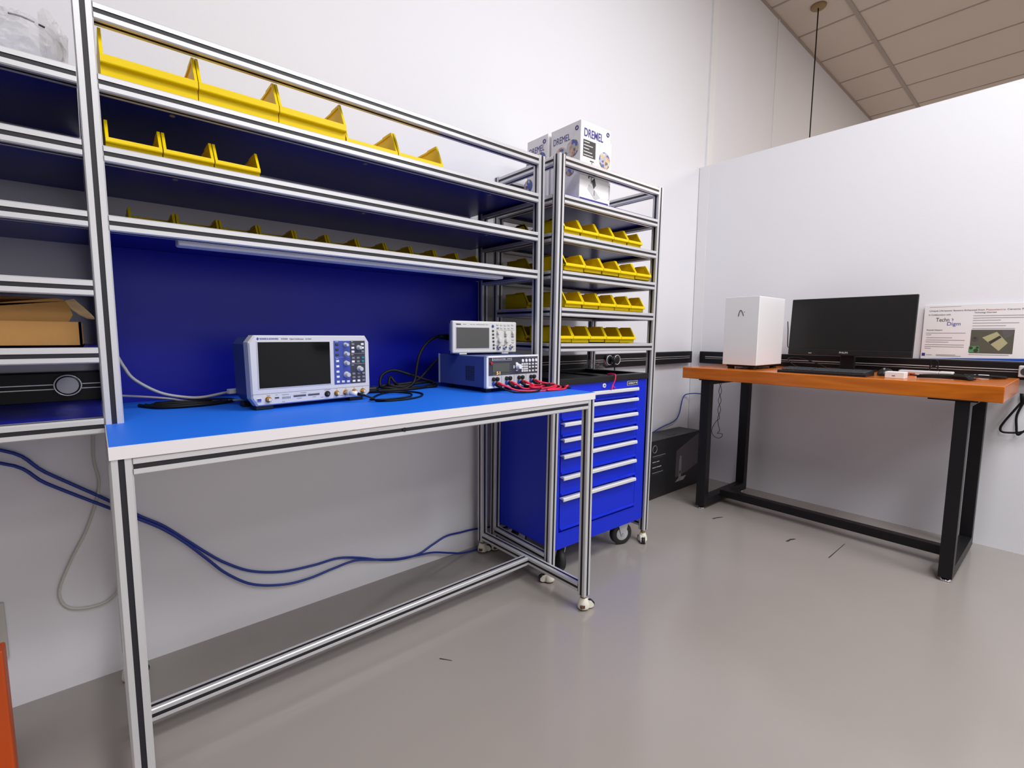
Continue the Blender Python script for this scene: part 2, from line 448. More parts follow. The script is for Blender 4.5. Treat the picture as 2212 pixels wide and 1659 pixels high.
# ------------------------------------------------------------------ left shelving, joined on at the workbench's left upright
LL = [1.388, 1.260, 1.131, 1.0025, .874, .735]
lrk = thing('wall_shelving', 'aluminium shelving with dark blue shelves on the left of the workbench', 'shelving', loc=(-.4, YP, 0))
bpy.context.view_layer.update()
xa = -.80
wprof('post', (xa, yp, .05), (xa, yp, 1.53), lrk); wprof('post', (xa, yr, .05), (xa, yr, 1.53), lrk)
for i, z in enumerate(LL):
    wprof('shelf_rail', (xa+h, yp, z), (X0-.0008, yp, z), lrk)
    wprof('shelf_rail', (xa, yp+h, z), (xa, yr-h, z), lrk)
    wpart(MB().box(xa+h, X0-.001, YP+.0305, YB-.002, z+.003, z+h, SHELF), 'shelf', lrk)
for yy in (yp, yr): rel(caster(None, xa, yy, .05, 0, .3), lrk)

# ------------------------------------------------------------------ right rack (turned and tipped a little)
AR = Matrix(((.99935, .03576, .00527, 1.2207), (-.03572, .99934, -.00672, 1.189), (-.0055, .00653, .99996, 0), (0, 0, 0, 1)))
RW, RD = .605, .371
RL = [1.5164, 1.3884, 1.2599, 1.1307, 1.002, .8754]
rack = thing('shelving_rack', 'tall narrow aluminium rack of yellow bins standing over the blue tool cabinet', 'shelving', M=AR)
for (px_, py_) in ((h, h), (RW-h, h), (h, RD-h), (RW-h, RD-h)):
    fz = -((AR.to_3x3() @ Vector((px_, py_, 0))).z)
    prof('post', (px_, py_, .06), (px_, py_, RL[0]+.018), rack)
    caster(rack, px_, py_, .06, fz+.0005, .2 if py_ > .1 else (2.5 if px_ < .1 else -2.4))
for i, z in enumerate(RL):
    prof('shelf_rail', (2*h, h, z), (RW-2*h, h, z), rack); prof('shelf_rail', (2*h, RD-h, z), (RW-2*h, RD-h, z), rack)
    prof('shelf_rail', (h, 2*h, z), (h, RD-2*h, z), rack); prof('shelf_rail', (RW-h, 2*h, z), (RW-h, RD-2*h, z), rack)
    if i: MB().box(2*h+.0005, RW-2*h-.0005, 2*h+.0005, RD-2*h-.0005, z+.003, z+h+(.0125 if i == 1 else 0), SHELF).build('shelf', rack)
for (a, b) in (((h, 2*h, .09), (h, RD-2*h, .09)), ((RW-h, 2*h, .09), (RW-h, RD-2*h, .09)), ((2*h, RD-h, .09), (RW-2*h, RD-h, .09))): prof('base_rail', a, b, rack)

# ------------------------------------------------------------------ yellow picking bins
def bin_mesh(w, d, hh, lip, run):
    """hopper fronted picking bin: low heavy lip in front, sides rising steeply behind it"""
    m = MB(); t = .0026; e = .0008
    a, b = e, w-e; lb = lip*.60; rec = .010
    side = [(rec, .003), (d, .003), (d, hh-.003), (run+.055, hh-.003), (run+.05, hh), (run, hh), (.006, lip), (.005, lb), (rec, lb-.001)]
    for x0 in (a, b-t): m.prism(side, x0, x0+t, YEL)
    m.box(a, b, rec, d, .002, .002+t, YEL)
    m.box(a, b, d-t, d, .002, hh-.003, YEL)
    m.box(a, b, rec, rec+t, .002, lb+.002, YEL)
    m.prism([(rec+t, lb-.001), (.001, lb), (0, lb+.002), (.0015, lip), (.0055, lip+.001), (.0065, lb+.004), (rec+t, lb+.002)], a, b, YEL)
    k = .0052
    for x0, x1 in ((a, a+k), (b-k, b)):
        m.prism([(.002, lip-.004), (.004, lip+.0015), (run-.001, hh+.002), (run+.048, hh+.002), (run+.053, hh-.001), (d, hh-.001), (d, hh-.006), (run+.05, hh-.006), (run+.003, hh-.004), (.012, lip-.004)], x0, x1, YEL)
    m.box(a, b, d-.006, d, hh-.007, hh-.001, YEL)
    m.box(a+.004, a+.010, .024, d-.004, 0, .003, YEL); m.box(b-.010, b-.004, .024, d-.004, 0, .003, YEL)
    return m.mesh('picking_bin')
def bin_row(M, xs, w, d, hh, y, z, labels, group, lip, run):
    me = bin_mesh(w, d, hh, lip, run)
    for x, l in zip(xs, labels):
        o = bpy.data.objects.new('picking_bin', me); COL.objects.link(o)
        o.matrix_world = M @ Matrix.Translation((x, y, z))
        tag(o, l, 'storage bin', group)
I4 = Matrix.Identity(4)
bin_row(I4, [.041, .199, .357], .158, .20, .097, 1.234, LV[1]+h, [
    'large yellow bin against the left upright on the upper bin shelf of the workbench',
    'large yellow bin in the middle of three large ones, upper workbench shelf',
    'large yellow bin beside the smaller yellow bins on the upper workbench shelf'], 'large yellow bins on the upper workbench shelf', .040, .036)
bin_row(I4, [.532, .682], .149, .17, .086, 1.279, LV[1]+h, [
    'medium yellow bin between the large bins and the last bin, upper workbench shelf',
    'medium yellow bin at the right end of the upper workbench row, nothing beyond it'], 'medium yellow bins on the upper workbench shelf', .028, .034)
bin_row(I4, [.041, .133, .225], .0915, .145, .062, 1.253, LV[2]+h, [
    'small yellow bin at the left upright, first of three on the middle workbench shelf',
    'small yellow bin, middle one of three on the middle workbench shelf',
    'small yellow bin at the right end of the three on the middle workbench shelf'], 'small yellow bins on the middle workbench shelf', .024, .030)
ORD = ['first', 'second', 'third', 'fourth', 'fifth', 'sixth', 'seventh', 'eighth', 'ninth', 'tenth', 'eleventh']
bin_row(I4, [.078+.0917*k for k in range(11)], .0912, .12, .062, 1.428, LV[3]+h,
    ['shaded yellow bin, %s from left, at the back of the lowest workbench shelf' % ORD[k] for k in range(11)], 'shaded yellow bins at the back of the lowest workbench shelf', .024, .030)
rows = [(2, .048, .0900, .014, 'first'), (3, .035, .1000, -.010, 'second'), (4, .060, .0935, .010, 'third'), (5, .032, .0940, .031, 'fourth')]
for (lv, xs, w, y, nm) in rows:
    bin_row(AR, [xs+w*k for k in range(5)], w-.0004, .142, .063, y, RL[lv]+h,
        ['front row yellow bin, %s from left, on the %s bin shelf of the narrow rack' % (ORD[k], nm) for k in range(5)], 'front row bins on the %s bin shelf of the narrow rack' % nm, .026, .030)
    bin_row(AR, [.035+w*k for k in range(2)], w-.0004, .142, .063, y*.3+.185, RL[lv]+h,
        ['rear row yellow bin, %s from left, on the %s bin shelf of the narrow rack' % (ORD[k], nm) for k in range(2)], 'rear row bins on the %s bin shelf of the narrow rack' % nm, .026, .030)

# ------------------------------------------------------------------ tool cabinet under the rack
CM = Matrix.Translation((1.2207, 1.189, 0)) @ Matrix.Rotation(-math.radians(2.05), 4, 'Z')
cab = thing('tool_cabinet', 'bright blue steel tool cabinet of seven drawers on black wheels', 'tool cabinet', M=CM)
cx0, cx1, cy0, cy1, cz0, cz1 = .033, .560, .004, .355, .118, .738
b = MB()
b.box(cx0, cx1, cy0+.012, cy1, cz0, cz1, CAB)
b.box(cx0, .0485, cy0, cy0+.012, cz0, cz1, CAB); b.box(.503, cx1, cy0, cy0+.012, cz0, cz1, CAB)
b.box(.0485, .503, cy0, cy0+.012, .706, cz1, CAB); b.box(.0485, .503, cy0, cy0+.012, cz0, .183, CAB)
b.build('body', cab)
hz = [.700, .657, .595, .536, .475, .394, .314]
lo = [.667, .606, .547, .486, .405, .325, .190]
for z1, z0 in zip(hz, lo):
    d = MB(); d.box(.052, .4995, cy0-.002, cy0+.011, z0, z1-.004, CAB, .0015)
    d.prism([(cy0-.002, z0), (cy0-.007, z0+.003), (cy0-.007, z0+.008), (cy0-.002, z0+.011)], .054, .4975, CAB)
    do = d.build('drawer', cab)
    k = MB(); k.prism([(cy0+.002, z1+.004), (cy0-.017, z1+.0065), (cy0-.021, z1+.003), (cy0-.021, z1-.006), (cy0-.018, z1-.008), (cy0-.016, z1-.001), (cy0+.002, z1-.001)], .053, .485, SILV)
    k.build('handle', do, 'silver full width handle')
t = MB()
t.box(cx0-.004, cx1+.004, cy0-.008, cy1+.004, cz1, cz1+.006, BLK, .002)
for (a0, a1, c0, c1) in ((cx0-.004, cx1+.004, cy0-.008, cy0+.022), (cx0-.004, cx1+.004, cy1-.02, cy1+.004), (cx0-.004, cx0+.02, cy0, cy1), (cx1-.02, cx1+.004, cy0, cy1), (.285, .30, cy0, cy1)):
    t.box(a0, a1, c0, c1, cz1, .762, BLK, .003)
t.box(cx0, .29, cy0, cy1, cz1+.005, .757, BLK, .004)
t.build('tray_top', cab, 'black plastic tray top')
l = MB().cyl((.283, cy0+.001, .724), (.283, cy0-.006, .724), .0085, SILV); l.cyl((.283, cy0-.006, .724), (.283, cy0-.0066, .724), .0035, DARK)
l.build('lock', cab)
bd = MB(); bd.box(.428, .498, cy0-.003, cy0, .7145, .7335, LGREY, .001); bd.box(.4305, .4955, cy0-.0036, cy0-.002, .7168, .7312, BLK)
bdo = bd.build('badge', cab); text('GREELEY 99', .010, OFFW, bdo, (.434, cy0-.0038, .7205), width=.058, bold=.0002)
def cab_wheel(x, y, turn):
    T = Matrix.Translation((x, y, 0)) @ Matrix.Rotation(turn, 4, 'Z')
    m = MB()
    m.box(-.035, .035, -.03, .03, .113, .118, LGREY)
    for s in (-1, 1): m.prism([(-.028, .113), (.03, .113), (.012, .045), (-.006, .040)], s*.019-.0015, s*.019+.0015, LGREY, axis='y')
    bmesh.ops.transform(m.bm, matrix=T, verts=m.bm.verts); c = m.build('caster', cab, 'zinc wheel bracket')
    w = MB().lathe((0, -.014, .050), [(.030, -.001), (.042, 0), (.050, .004), (.050, .024), (.042, .028), (.030, .029)], RUB, seg=28, axis=(0, 1, 0))
    w.lathe((0, -.0165, .050), [(.004, 0), (.028, .0008), (.030, .003)], LGREY, seg=24, axis=(0, 1, 0))
    w.cyl((0, -.023, .05), (0, .023, .05), .006, CHROME, seg=10)
    bmesh.ops.transform(w.bm, matrix=T, verts=w.bm.verts); w.build('wheel', c, 'black rubber wheel with grey hub')
cab_wheel(.492, .062, -.33); cab_wheel(.105, .060, 1.25); cab_wheel(.487, .30, .2); cab_wheel(.10, .30, .2)
# strap, bag on the cabinet
def inM(mb, M): bmesh.ops.transform(mb.bm, matrix=M, verts=mb.bm.verts); return mb
st = MB().tube([(.336, .03, .7645), (.338, -.005, .766), (.330, -.0135, .745), (.318, -.0120, .722), (.305, -.020, .7105)], .0028, PINK, 6)
st.tube([(.318, -.012, .722), (.326, -.020, .712)], .0025, PINK, 6, sub=1)
tag(inM(st, CM).build('strap'), 'thin red cord hanging from the black cabinet top over the top drawer', 'cord')
def crumple(m, c, r, sc3, mt, amp, seed, seg=26, rings=16):
    rnd = random.Random(seed)
    dirs = [(Vector((rnd.uniform(-1, 1), rnd.uniform(-1, 1), rnd.uniform(-1, 1))).normalized(), rnd.uniform(-1, 1)) for _ in range(46)]
    res = bmesh.ops.create_uvsphere(m.bm, u_segments=seg, v_segments=rings, radius=1.)
    k = m.mi(mt)
    for v in res['verts']:
        d = v.co.normalized(); s = 1+amp*sum(a*max(0, d.dot(q))**14 for q, a in dirs)+amp*.25*rnd.uniform(-1, 1)
        v.co = Vector((c[0]+d.x*s*r*sc3[0], c[1]+d.y*s*r*sc3[1], c[2]+max(-1., d.z*s)*r*sc3[2]))
    for f in {f for v in res['verts'] for f in v.link_faces}: f.material_index = k; f.smooth = False
pb = MB(); crumple(pb, (.490, .225, .785), .024, (2.0, 1.6, .9), FILMC, .7, 3)
for k in range(5): pb.tube([(.452+.012*k, .205+.004*k, .768), (.462+.013*k, .212, .782+.004*(k % 3)), (.484+.011*k, .222, .790-.003*k), (.512+.008*k, .215, .769)], .0011, OFFW, 5)
pb.tube([(.448, .25, .78), (.455, .262, .812), (.478, .262, .809), (.51, .245, .775)], .0012, FILMC, 5)
tag(inM(pb, CM).build('plastic_bag'), 'crumpled clear plastic bag on the black tray top of the cabinet', 'bag')

# ------------------------------------------------------------------ white tool cartons on the rack
def carton(M, w, d, hh, label, lead=True, face=True):
    o = thing('carton', label, 'box', M=M, group='white tool cartons on top of the narrow rack')
    MB().box(0, w, 0, d, 0, hh, CARDW, .0012, seg=1).build('body', o)
    p = MB(); p.box(.002, w-.002, -.0006, .001, .001, .0055, NAVY)
    p.build('base_band', o)
    e = .0007
    # left face (towards -x): wordmark, ring, round pictures
    text('DREMEL', .034, NAVY, o, (-e, d-.012, hh-.056), F_LEFT, width=.088)
    q = MB(); q.ring((-e, .020, hh-.024), .0065, .0018, NAVY, axis=(1, 0, 0)); q.build('ring_mark', o)
    for (yy, zz, r) in ((.100, hh-.102, .031), (.040, hh-.090, .031), (.050, hh-.162, .023), (.112, hh-.172, .026), (.10, hh-.238, .020)):
        q = MB(); q.cyl((0, yy, zz), (-e, yy, zz), r, PICA, seg=28); q.build('round_picture', o)
    if face:
        text('DREMEL', .040, NAVY, o, (.016, -e, hh-.052), F_FRONT, width=.102, bold=.0006)
        q = MB(); q.ring((w-.016, -e, hh-.018), .0062, .002, NAVY, axis=(0, 1, 0)); q.build('ring_mark', o)
        q = MB(); q.box(.014, .080, -e, .0005, hh-.122, hh-.064, DARK); tx = q.build('text_panel', o, 'dark panel of small print')
        q = MB()
        for k in range(5): q.box(.0165, .0165+(.030, .048, .028, .045, .050)[k], -e-.0003, -e, hh-.073-.0112*k, hh-.070-.0112*k, OFFW)
        q.build('small_print', tx)
        q = MB(); q.cyl((w-.030, 0, hh-.115), (w-.030, -e, hh-.115), .031, PICA, seg=28); q.build('round_picture', o)
        q = MB()
        q.box(.060, .064, -e, .0005, .062, hh-.132, GREY); q.box(.052, .072, -e, .0005, hh-.135, hh-.131, DARK)
        q.box(.046, .074, -e-.0001, .0005, hh-.188, hh-.163, DARK); q.box(.046, .051, -e-.0001, .0005, hh-.195, hh-.152, DARK)
        q.prism([(.064, .072), (.080, .085), (.088, .060), (.076, .045)], -e-.0001, .0005, DARK, axis='y')
        q.prism([(.050, .058), (.068, .052), (.115, .018), (.086, .008), (.044, .040)], -e, .0005, LGREY, axis='y')
        q.box(.078, .081, -e-.0003, .0005, .022, .040, INK)
        q.build('tool_picture', o, 'grey picture of a drill stand')
        q = MB(); q.prism([(.098, .092), (.110, .092), (.106, .102), (.102, .102)], -e, .0005, NAVY, axis='y'); q.build('small_mark', o)
    return o
RT = lambda x, y, z: AR @ Matrix.Translation((x, y, z))
ZK = RL[1]+h+.013
carton(RT(.136, .034, ZK), .162, .155, .273, 'white lettered carton at the front corner of the narrow rack, drill stand on its face')
carton(RT(.130, .200, ZK), .150, .122, .272, 'white lettered carton behind the front one on top of the narrow rack', face=False)
sl = thing('carton', 'slim plain white carton standing to the right of the lettered cartons', 'box', M=RT(.300, .05, ZK), group='white tool cartons on top of the narrow rack')
MB().box(0, .025, 0, .14, 0, .236, CARDW, .0012, seg=1).build('body', sl)
q = MB(); q.box(0.0005, .0235, -.0006, .001, .001, .005, NAVY); q.build('base_band', sl)
q = MB(); q.ring((.012, -.0005, .168), .0065, .0006, LGREY, axis=(0, 1, 0)); q.build('ring_mark', sl)
q = MB(); q.prism([(.007, .030), (.013, .022), (.017, .028), (.012, .044)], -.0007, .0005, DARK, axis='y'); q.build('small_mark', sl)
q = MB(); q.tube([(.002, -.0004, .078), (.012, -.0004, .081), (.022, -.0004, .076)], .0008, GINK, 5); q.build('arc_mark', sl)

# ------------------------------------------------------------------ large oscilloscope
SM = Matrix.Translation((.28, 1.229, ZT)) @ Matrix.Rotation(math.radians(7.2), 4, 'Z')
sco = thing('oscilloscope', 'wide white oscilloscope with black screen standing on the left half of the workbench', 'oscilloscope', M=SM)
out = [(-.001, .1765), (.286, .1765), (.2975, .159), (.2985, .0385), (.2975, .0205), (.2855, .0105), (0, .0105), (-.0108, .0285), (-.0135, .160)]
fr = MB()
ring0 = out
def loop(m, poly, y): return [m.bm.verts.new((a, y, b)) for a, b in poly]
def inset(poly, k, c=(.143, .093)): return [(c[0]+(a-c[0])*(1-k/.15), c[1]+(b-c[1])*(1-k/.085)) for a, b in poly]
L0 = loop(fr, inset(out, .003), 0); L1 = loop(fr, out, .004); L2 = loop(fr, out, .030)
for A, B in ((L0, L1), (L1, L2)):
    for i in range(9): fr.face([A[i], A[(i+1) % 9], B[(i+1) % 9], B[i]], INSTR)
fr.face(L0, INSTR); fr.face(L2[::-1], INSTR)
front = fr.build('front_frame', sco, 'light grey front frame')
bd = MB(); b2 = inset(out, .006)
bd.prism(b2, .028, .118, SCOPEB, axis='y'); bd.build('rear_housing', sco, 'dark blue rear housing')
q = MB(); q.box(.0045, .184, -.0012, .001, .0505, .1625, INSTR); q.box(.0063, .182, -.0016, .0, .0523, .1606, SCREEN); q.build('screen', sco, 'glossy black screen')
q = MB(); q.box(.1932, .2392, -.0008, .001, .0484, .1627, CTRLB); cbl = q.build('control_panel', sco, 'blue control panel')
q = MB(); q.box(.2392, .2840, -.0008, .001, .0484, .1627, CTRLD); cdk = q.build('control_panel', sco, 'dark control panel')
q = MB(); q.box(-.0105, .2975, -.0003, .001, .0385, .0393, GREY); q.build('seam', sco)
def keys(parent, pts, m, w=.0086, hh=.0058, y=-.0026, nm='key'):
    for u, v in pts:
        MB().box(u-w/2, u+w/2, y, -.0006, v-hh/2, v+hh/2, m, .0008, seg=1).build(nm, parent)
KW = [(.2024, .1095), (.2025, .0958), (.2025, .0817), (.2028, .0684), (.2028, .0551), (.2172, .055), (.2317, .0545)]
keys(cbl, KW, WHITE); keys(cbl, [(.202, .1534), (.2021, .1398), (.2022, .1263)], DARK)
keys(cdk, [(.2472, .1437), (.2473, .1335), (.2757, .1535), (.2758, .1436), (.2475, .107), (.2484, .0546), (.2627, .0545)], WHITE)
keys(cdk, [(.2475, .1534), (.2763, .1336), (.2479, .1166), (.2621, .1165), (.2622, .1068), (.2482, .0742), (.263, .0742), (.2774, .0743), (.2483, .0643), (.2629, .0643), (.2771, .0646), (.2772, .0549)], GREY, .0088, .0056)
keys(cdk, [(.2766, .1166), (.2763, .1072)], TEAL)
for (u, v, r, par) in ((.2256, .1523, .0052, cbl), (.2267, .1282, .0062, cbl), (.2263, .1036, .0062, cbl), (.2268, .0729, .0075, cbl), (.264, .1443, .0060, cdk), (.2653, .087, .0072, cdk)):
    k = MB().lathe((u, -.0008, v), [(r*1.12, 0), (r*1.1, .002), (r*.8, .003), (r*.78, .013), (r*.7, .014)], LGREY, seg=18, axis=(0, -1, 0)); k.build('knob', par)
def bnc(parent, u, v, mt=GOLD, y=0., r=.0058, L=.011, nm='connector'):
    k = MB().lathe((u, y, v), [(r*1.25, 0), (r*1.25, .0015), (r*.9, .002), (r*.9, L*.8), (r*.75, L)], mt, seg=18, axis=(0, -1, 0))
    k.cyl((u, y-L-.0002, v), (u, y-L-.0006, v), r*.55, WHITE if mt is GOLD else DARK, seg=12); k.cyl((u, y-L-.0005, v), (u, y-L-.001, v), r*.18, GOLD, seg=8)
    return k.build(nm, parent)
for (u, v) in ((.0253, .0253), (.1981, .0255), (.2236, .0258), (.2485, .0263), (.2741, .0259)): bnc(sco, u, v)
bnc(sco, .1724, .026, BLK, r=.0062, L=.006, nm='probe_port')
MB().box(-.0005, .0098, -.002, 0, .0210, .0292, WHITE, .0008).box(0.0003, .0090, -.0028, 0, .0222, .0288, CTRLB, .0006).build('power_button', sco, 'blue power button')
MB().box(.0398, .0508, -.0005, 0, .0242, .0302, LGREY).box(.0406, .0500, -.0008, 0, .0258, .0290, INK).build('usb_port', sco)
for a, c in ((.0848, .1161), (.1211, .1513)): MB().box(a, c, -.0008, 0, .0255, .0305, GREY).box(a+.001, c-.001, -.0011, 0, .0262, .0285, DARK).build('logic_port', sco, 'dark slotted port')
q = MB()
for k in range(4): q.box(.0655+.0035*k, .0667+.0035*k, -.0012, 0, .0235, .0285, GREY); 
for k in range(3): q.box(.0580+.0022*k, .0586+.0022*k, -.0012, 0, .0235, .0285, GREY)
q.build('signal_pin', sco)
q = MB()
for (a, c, z) in ((.0215, .0300, .0345), (.0420, .0470, .0343), (.0570, .0735, .0335), (.103, .117, .0345), (.164, .181, .0365), (.1965, .2005, .0362), (.222, .226, .0362), (.247, .251, .0362), (.272, .276, .0362), (.0570, .064, .0165), (.093, .105, .0215), (.133, .142, .0215), (.1545, .162, .0185), (.207, .215, .018)):
    q.box(a, c, -.0004, 0, z-.0006, z+.0006, GINK)
q.build('small_print', sco)
q = MB()
for (a, c, z, par) in ((.198, .206, .1605, 0), (.198, .205, .1165, 0), (.243, .248, .1605, 0), (.243, .249, .1255, 0), (.243, .250, .0975, 0)): q.box(a, c, -.0012, -.0006, z-.0006, z+.0006, LGREY)
q.box(.242, .282, -.0011, -.0006, .1285, .1290, LGREY); q.box(.242, .282, -.0011, -.0006, .1010, .1015, LGREY); q.box(.196, .237, -.0011, -.0006, .1195, .1199, LGREY)
q.build('panel_print', sco)
q = MB(); q.prism([(.0075-.0028, .1684), (.0075, .1684+.0034), (.0075+.0028, .1684), (.0075, .1684-.0034)], -.0008, 0, BINK, axis='y'); q.build('emblem', sco)
text('ROHDE & SCHWARZ', .0046, BINK, sco, (.0118, -.0006, .1668), width=.0425, bold=.0001)
text('RTB2004', .0042, INK, sco, (.0605, -.0006, .1668), width=.0155)
text('Digital Oscilloscope', .0040, INK, sco, (.0805, -.0006, .1668), width=.034)
text('2.5 GSa/s', .0040, INK, sco, (.1195, -.0006, .1668), width=.0155)
for (u, yy) in ((.02, .02), (.26, .02), (.02, .10), (.26, .10)): MB().box(u-.02, u+.02, yy-.012, yy+.012, 0, .0125, BLK, .002).build('foot', sco)
# probe plug + cable of the scope
def SP(u, y, z): return SM @ Vector((u, y, z))
pl = MB(); pl.cyl(SP(.2236, -.0125, .0258), SP(.2250, -.022, .0255), .0078, LGREY, seg=18); pl.cyl(SP(.2250, -.022, .0255), SP(.2360, -.040, .0235), .0066, WHITE, seg=18, r1=.0060)
pl.cyl(SP(.2360, -.040, .0235), SP(.250, -.052, .0195), .0046, CBLK, r1=.003, seg=12)
pr = thing('probe_cable', 'white plugged thin black probe lead looping from the wide oscilloscope over the bench', 'cable', loc=SP(.23, -.03, 0))
bpy.context.view_layer.update()
wpart(pl, 'plug', pr, 'white plug')
z = ZT+.003
wpart(MB().tube([SP(.250, -.052, .0195), SP(.270, -.060, .010), (.565, 1.205, z), (.590, 1.187, z), (.630, 1.183, z), (.675, 1.195, z), (.715, 1.225, z), (.742, 1.270, z), (.742, 1.320, z), (.715, 1.352, z), (.660, 1.345, z+.001), (.610, 1.300, z+.001), (.560, 1.225, z+.004), (.553, 1.212, z+.003), (.575, 1.19, z+.004), (.63, 1.195, z+.003), (.672, 1.215, z+.003), (.700, 1.262, z+.003), (.690, 1.310, z+.003), (.655, 1.338, z+.004), (.62, 1.39, z)], .0026, CBLK, 7), 'lead', pr)

# black mains lead coiled between the instruments
z = ZT+.005
co_pts = [(.956, 1.435, .909), (.915, 1.435, .911), (.880, 1.43, .905), (.845, 1.425, .880), (.820, 1.42, .845), (.806, 1.415, .800), (.796, 1.41, .765), (.77, 1.40, .748), (.74, 1.40, z), (.70, 1.41, z+.006), (.685, 1.43, .752), (.70, 1.45, .785), (.74, 1.45, .800), (.79, 1.44, .786), (.845, 1.43, .766), (.885, 1.43, .752), (.875, 1.41, z), (.80, 1.405, z), (.73, 1.405, z+.008), (.71, 1.42, .756), (.725, 1.44, .780), (.735, 1.43, .762), (.75, 1.41, z+.008), (.82, 1.42, .756), (.875, 1.44, .754), (.87, 1.42, z+.004), (.79, 1.39, z), (.71, 1.385, z), (.66, 1.40, z)]
ml = thing('mains_cable', 'black mains lead coiled on the bench and plugged into the small oscilloscope', 'cable', loc=(.80, 1.42, ZT))
bpy.context.view_layer.update()
wpart(MB().tube(co_pts, .0046, CBLK, 8), 'lead', ml)
wpart(MB().cyl((.953, 1.437, .909), (.905, 1.434, .911), .012, CBLK, r1=.0065, seg=12), 'plug', ml)
pc2 = MB().tube([(.935, 1.45, .846), (.90, 1.45, .822), (.86, 1.44, .792), (.825, 1.43, .768), (.79, 1.42, z+.016), (.74, 1.43, z+.012), (.70, 1.44, z+.010), (.66, 1.43, z+.004)], .0046, CBLK, 8)
tag(pc2.build('mains_cable'), 'straight black lead rising from the coil to behind the blue power supply', 'cable')
pa = MB(); pa.box(.585, .66, 1.40, 1.435, ZT+.001, ZT+.017, BLK, .004); pa.tube([(.66, 1.42, ZT+.006), (.69, 1.41, ZT+.005), (.73, 1.40, ZT+.004)], .004, CBLK, 8)
tag(pa.build('power_adapter'), 'flat black adapter block lying beside the right end of the wide oscilloscope', 'adapter')
# cables on the left part of the bench
tag(MB().tube([(.040, 1.42, .862), (.050, 1.42, .838), (.067, 1.42, .809), (.113, 1.42, .775), (.163, 1.42, .760), (.20, 1.42, .757), (.243, 1.41, .765), (.262, 1.375, .772)], .0036, CGREY, 8).build('network_cable'), 'grey cable drooping from the left upright to the back of the wide oscilloscope', 'cable')
plug = MB().box(-.016, .012, -.006, .006, -.006, .006, SOCK, .001); inM(plug, Matrix.Translation((.262, 1.372, .773)) @ Matrix.Rotation(.35, 4, 'Z'))
rel(plug.build('plug'), [o for o in COL.objects if o.name == 'network_cable'][0])
tag(MB().tube([(.040, 1.47, .768), (.08, 1.455, .764), (.13, 1.44, .757), (.17, 1.43, .748), (.23, 1.43, .743), (.30, 1.42, .743)], .0028, CGREY, 8).build('network_cable'), 'thinner grey cable lying low along the back of the bench left of the oscilloscope', 'cable')
bl = MB()
for k in range(4):
    o = .012*k
    bl.tube([(.075+o, 1.47-o*.4, ZT+.004), (.11, 1.40+o, ZT+.004+.002*k), (.18, 1.385+o, ZT+.005+.003*(k % 2)), (.25, 1.41+o, ZT+.004), (.27-o, 1.455, ZT+.004), (.2, 1.485-o, ZT+.006), (.11, 1.48-o*.5, ZT+.004)], .0042, CBLK, 8)
tag(bl.build('cable_bundle'), 'flat coil of black cable in the shade behind the left upright', 'cable')

# ------------------------------------------------------------------ power supply
PM = Matrix.Translation((.9214, 1.173, ZT)) @ Matrix.Rotation(math.radians(2.1), 4, 'Z') @ Matrix.Diagonal((.926, 1, 1, 1))
K = .975
psu = thing('power_supply', 'blue cased bench power supply with red and black leads under the small oscilloscope', 'power supply', M=PM)
zb, ztp = .0135, .1155
w0, w1 = -.008, .243
q = MB()
for (a, c, e, f) in ((w0, w1, zb, zb+.006), (w0, w1, ztp-.006, ztp), (w0, w0+.009, zb, ztp), (w1-.005, w1, zb, ztp)): q.box(a, c, 0, .014, e, f, WHITE, .0015)
q.build('front_frame', psu, 'white front frame')
q = MB(); q.box(w0+.004, w1-.003, .0115, .264, zb+.001, ztp-.002, PSUB, .002); q.build('case', psu, 'blue metal case')
q = MB()
for r in range(10):
    for c in range(4): q.box(w0+.0035, w0+.0045, .065+.012*c, .075+.012*c, .034+.0048*r, .0372+.0048*r, DARK)
q.build('vent', psu, 'grid of dark vent slots')
q = MB(); q.box(w0+.003, w0+.005, .257, .266, zb, ztp, LGREY, .001); q.build('rear_frame', psu)
zm = .0530
q = MB(); q.box(.001, .2385, .003, .012, zm, .1095, CTRLD); up_ = q.build('control_panel', psu, 'dark control panel')
q = MB(); q.box(.001, .2385, .003, .012, .0195, zm, LGREY); lo_ = q.build('terminal_panel', psu, 'grey terminal panel')
for x_ in (.0615, .121, .1805): 
    q = MB(); q.box(x_-.0005, x_+.0005, .0025, .004, .0195, zm, GREY); q.build('divider', lo_)
q = MB(); q.box(.019, .109, .0015, .004, .0995, .1095, WHITE, .001); q.box(.021, .107, .001, .004, .1012, .1092, INK); tabo = q.build('name_tab', psu, 'black name tab with white rim')
text('ROHDE & SCHWARZ', .0052, WHITE, tabo, (.0300, .0008, .1032), width=.048); text('HMP4040', .0050, OFFW, tabo, (.0850, .0008, .1032), width=.018)
q = MB(); q.prism([(.0235, .1052), (.0258, .1030), (.0281, .1052), (.0258, .1074)], .0006, .0012, OFFW, axis='y'); q.build('emblem', tabo)
q = MB(); q.box(.0212, .0985, .0022, .004, .0550, .0920, LCDO); lcd = q.build('display', psu, 'olive grey display')
q = MB(); q.box(.022, .097, .0019, .0022, .0585, .0645, mat('lcd_dim', (.05, .05, .04), .3)); q.build('display_mask', lcd)
LIT = mat('lit_digits', (.6, .2, .05), .4, emit=(1., .42, .10, 1.6))
text('51', .0135, LIT, lcd, (.037, .0016, .0562), F_FRONT, width=.016)
q = MB(); q.cyl((.0135*K, .0035, .093), (.0135*K, -.002, .093), .0045, REDD); q.build('power_button', psu, 'red button')
q = MB(); q.lathe((.141*K, .003, .0785), [(.0105, 0), (.0105, .003), (.0085, .004), (.0080, .014), (.007, .015)], WHITE, seg=22, axis=(0, -1, 0)); q.build('knob', psu, 'white dial')
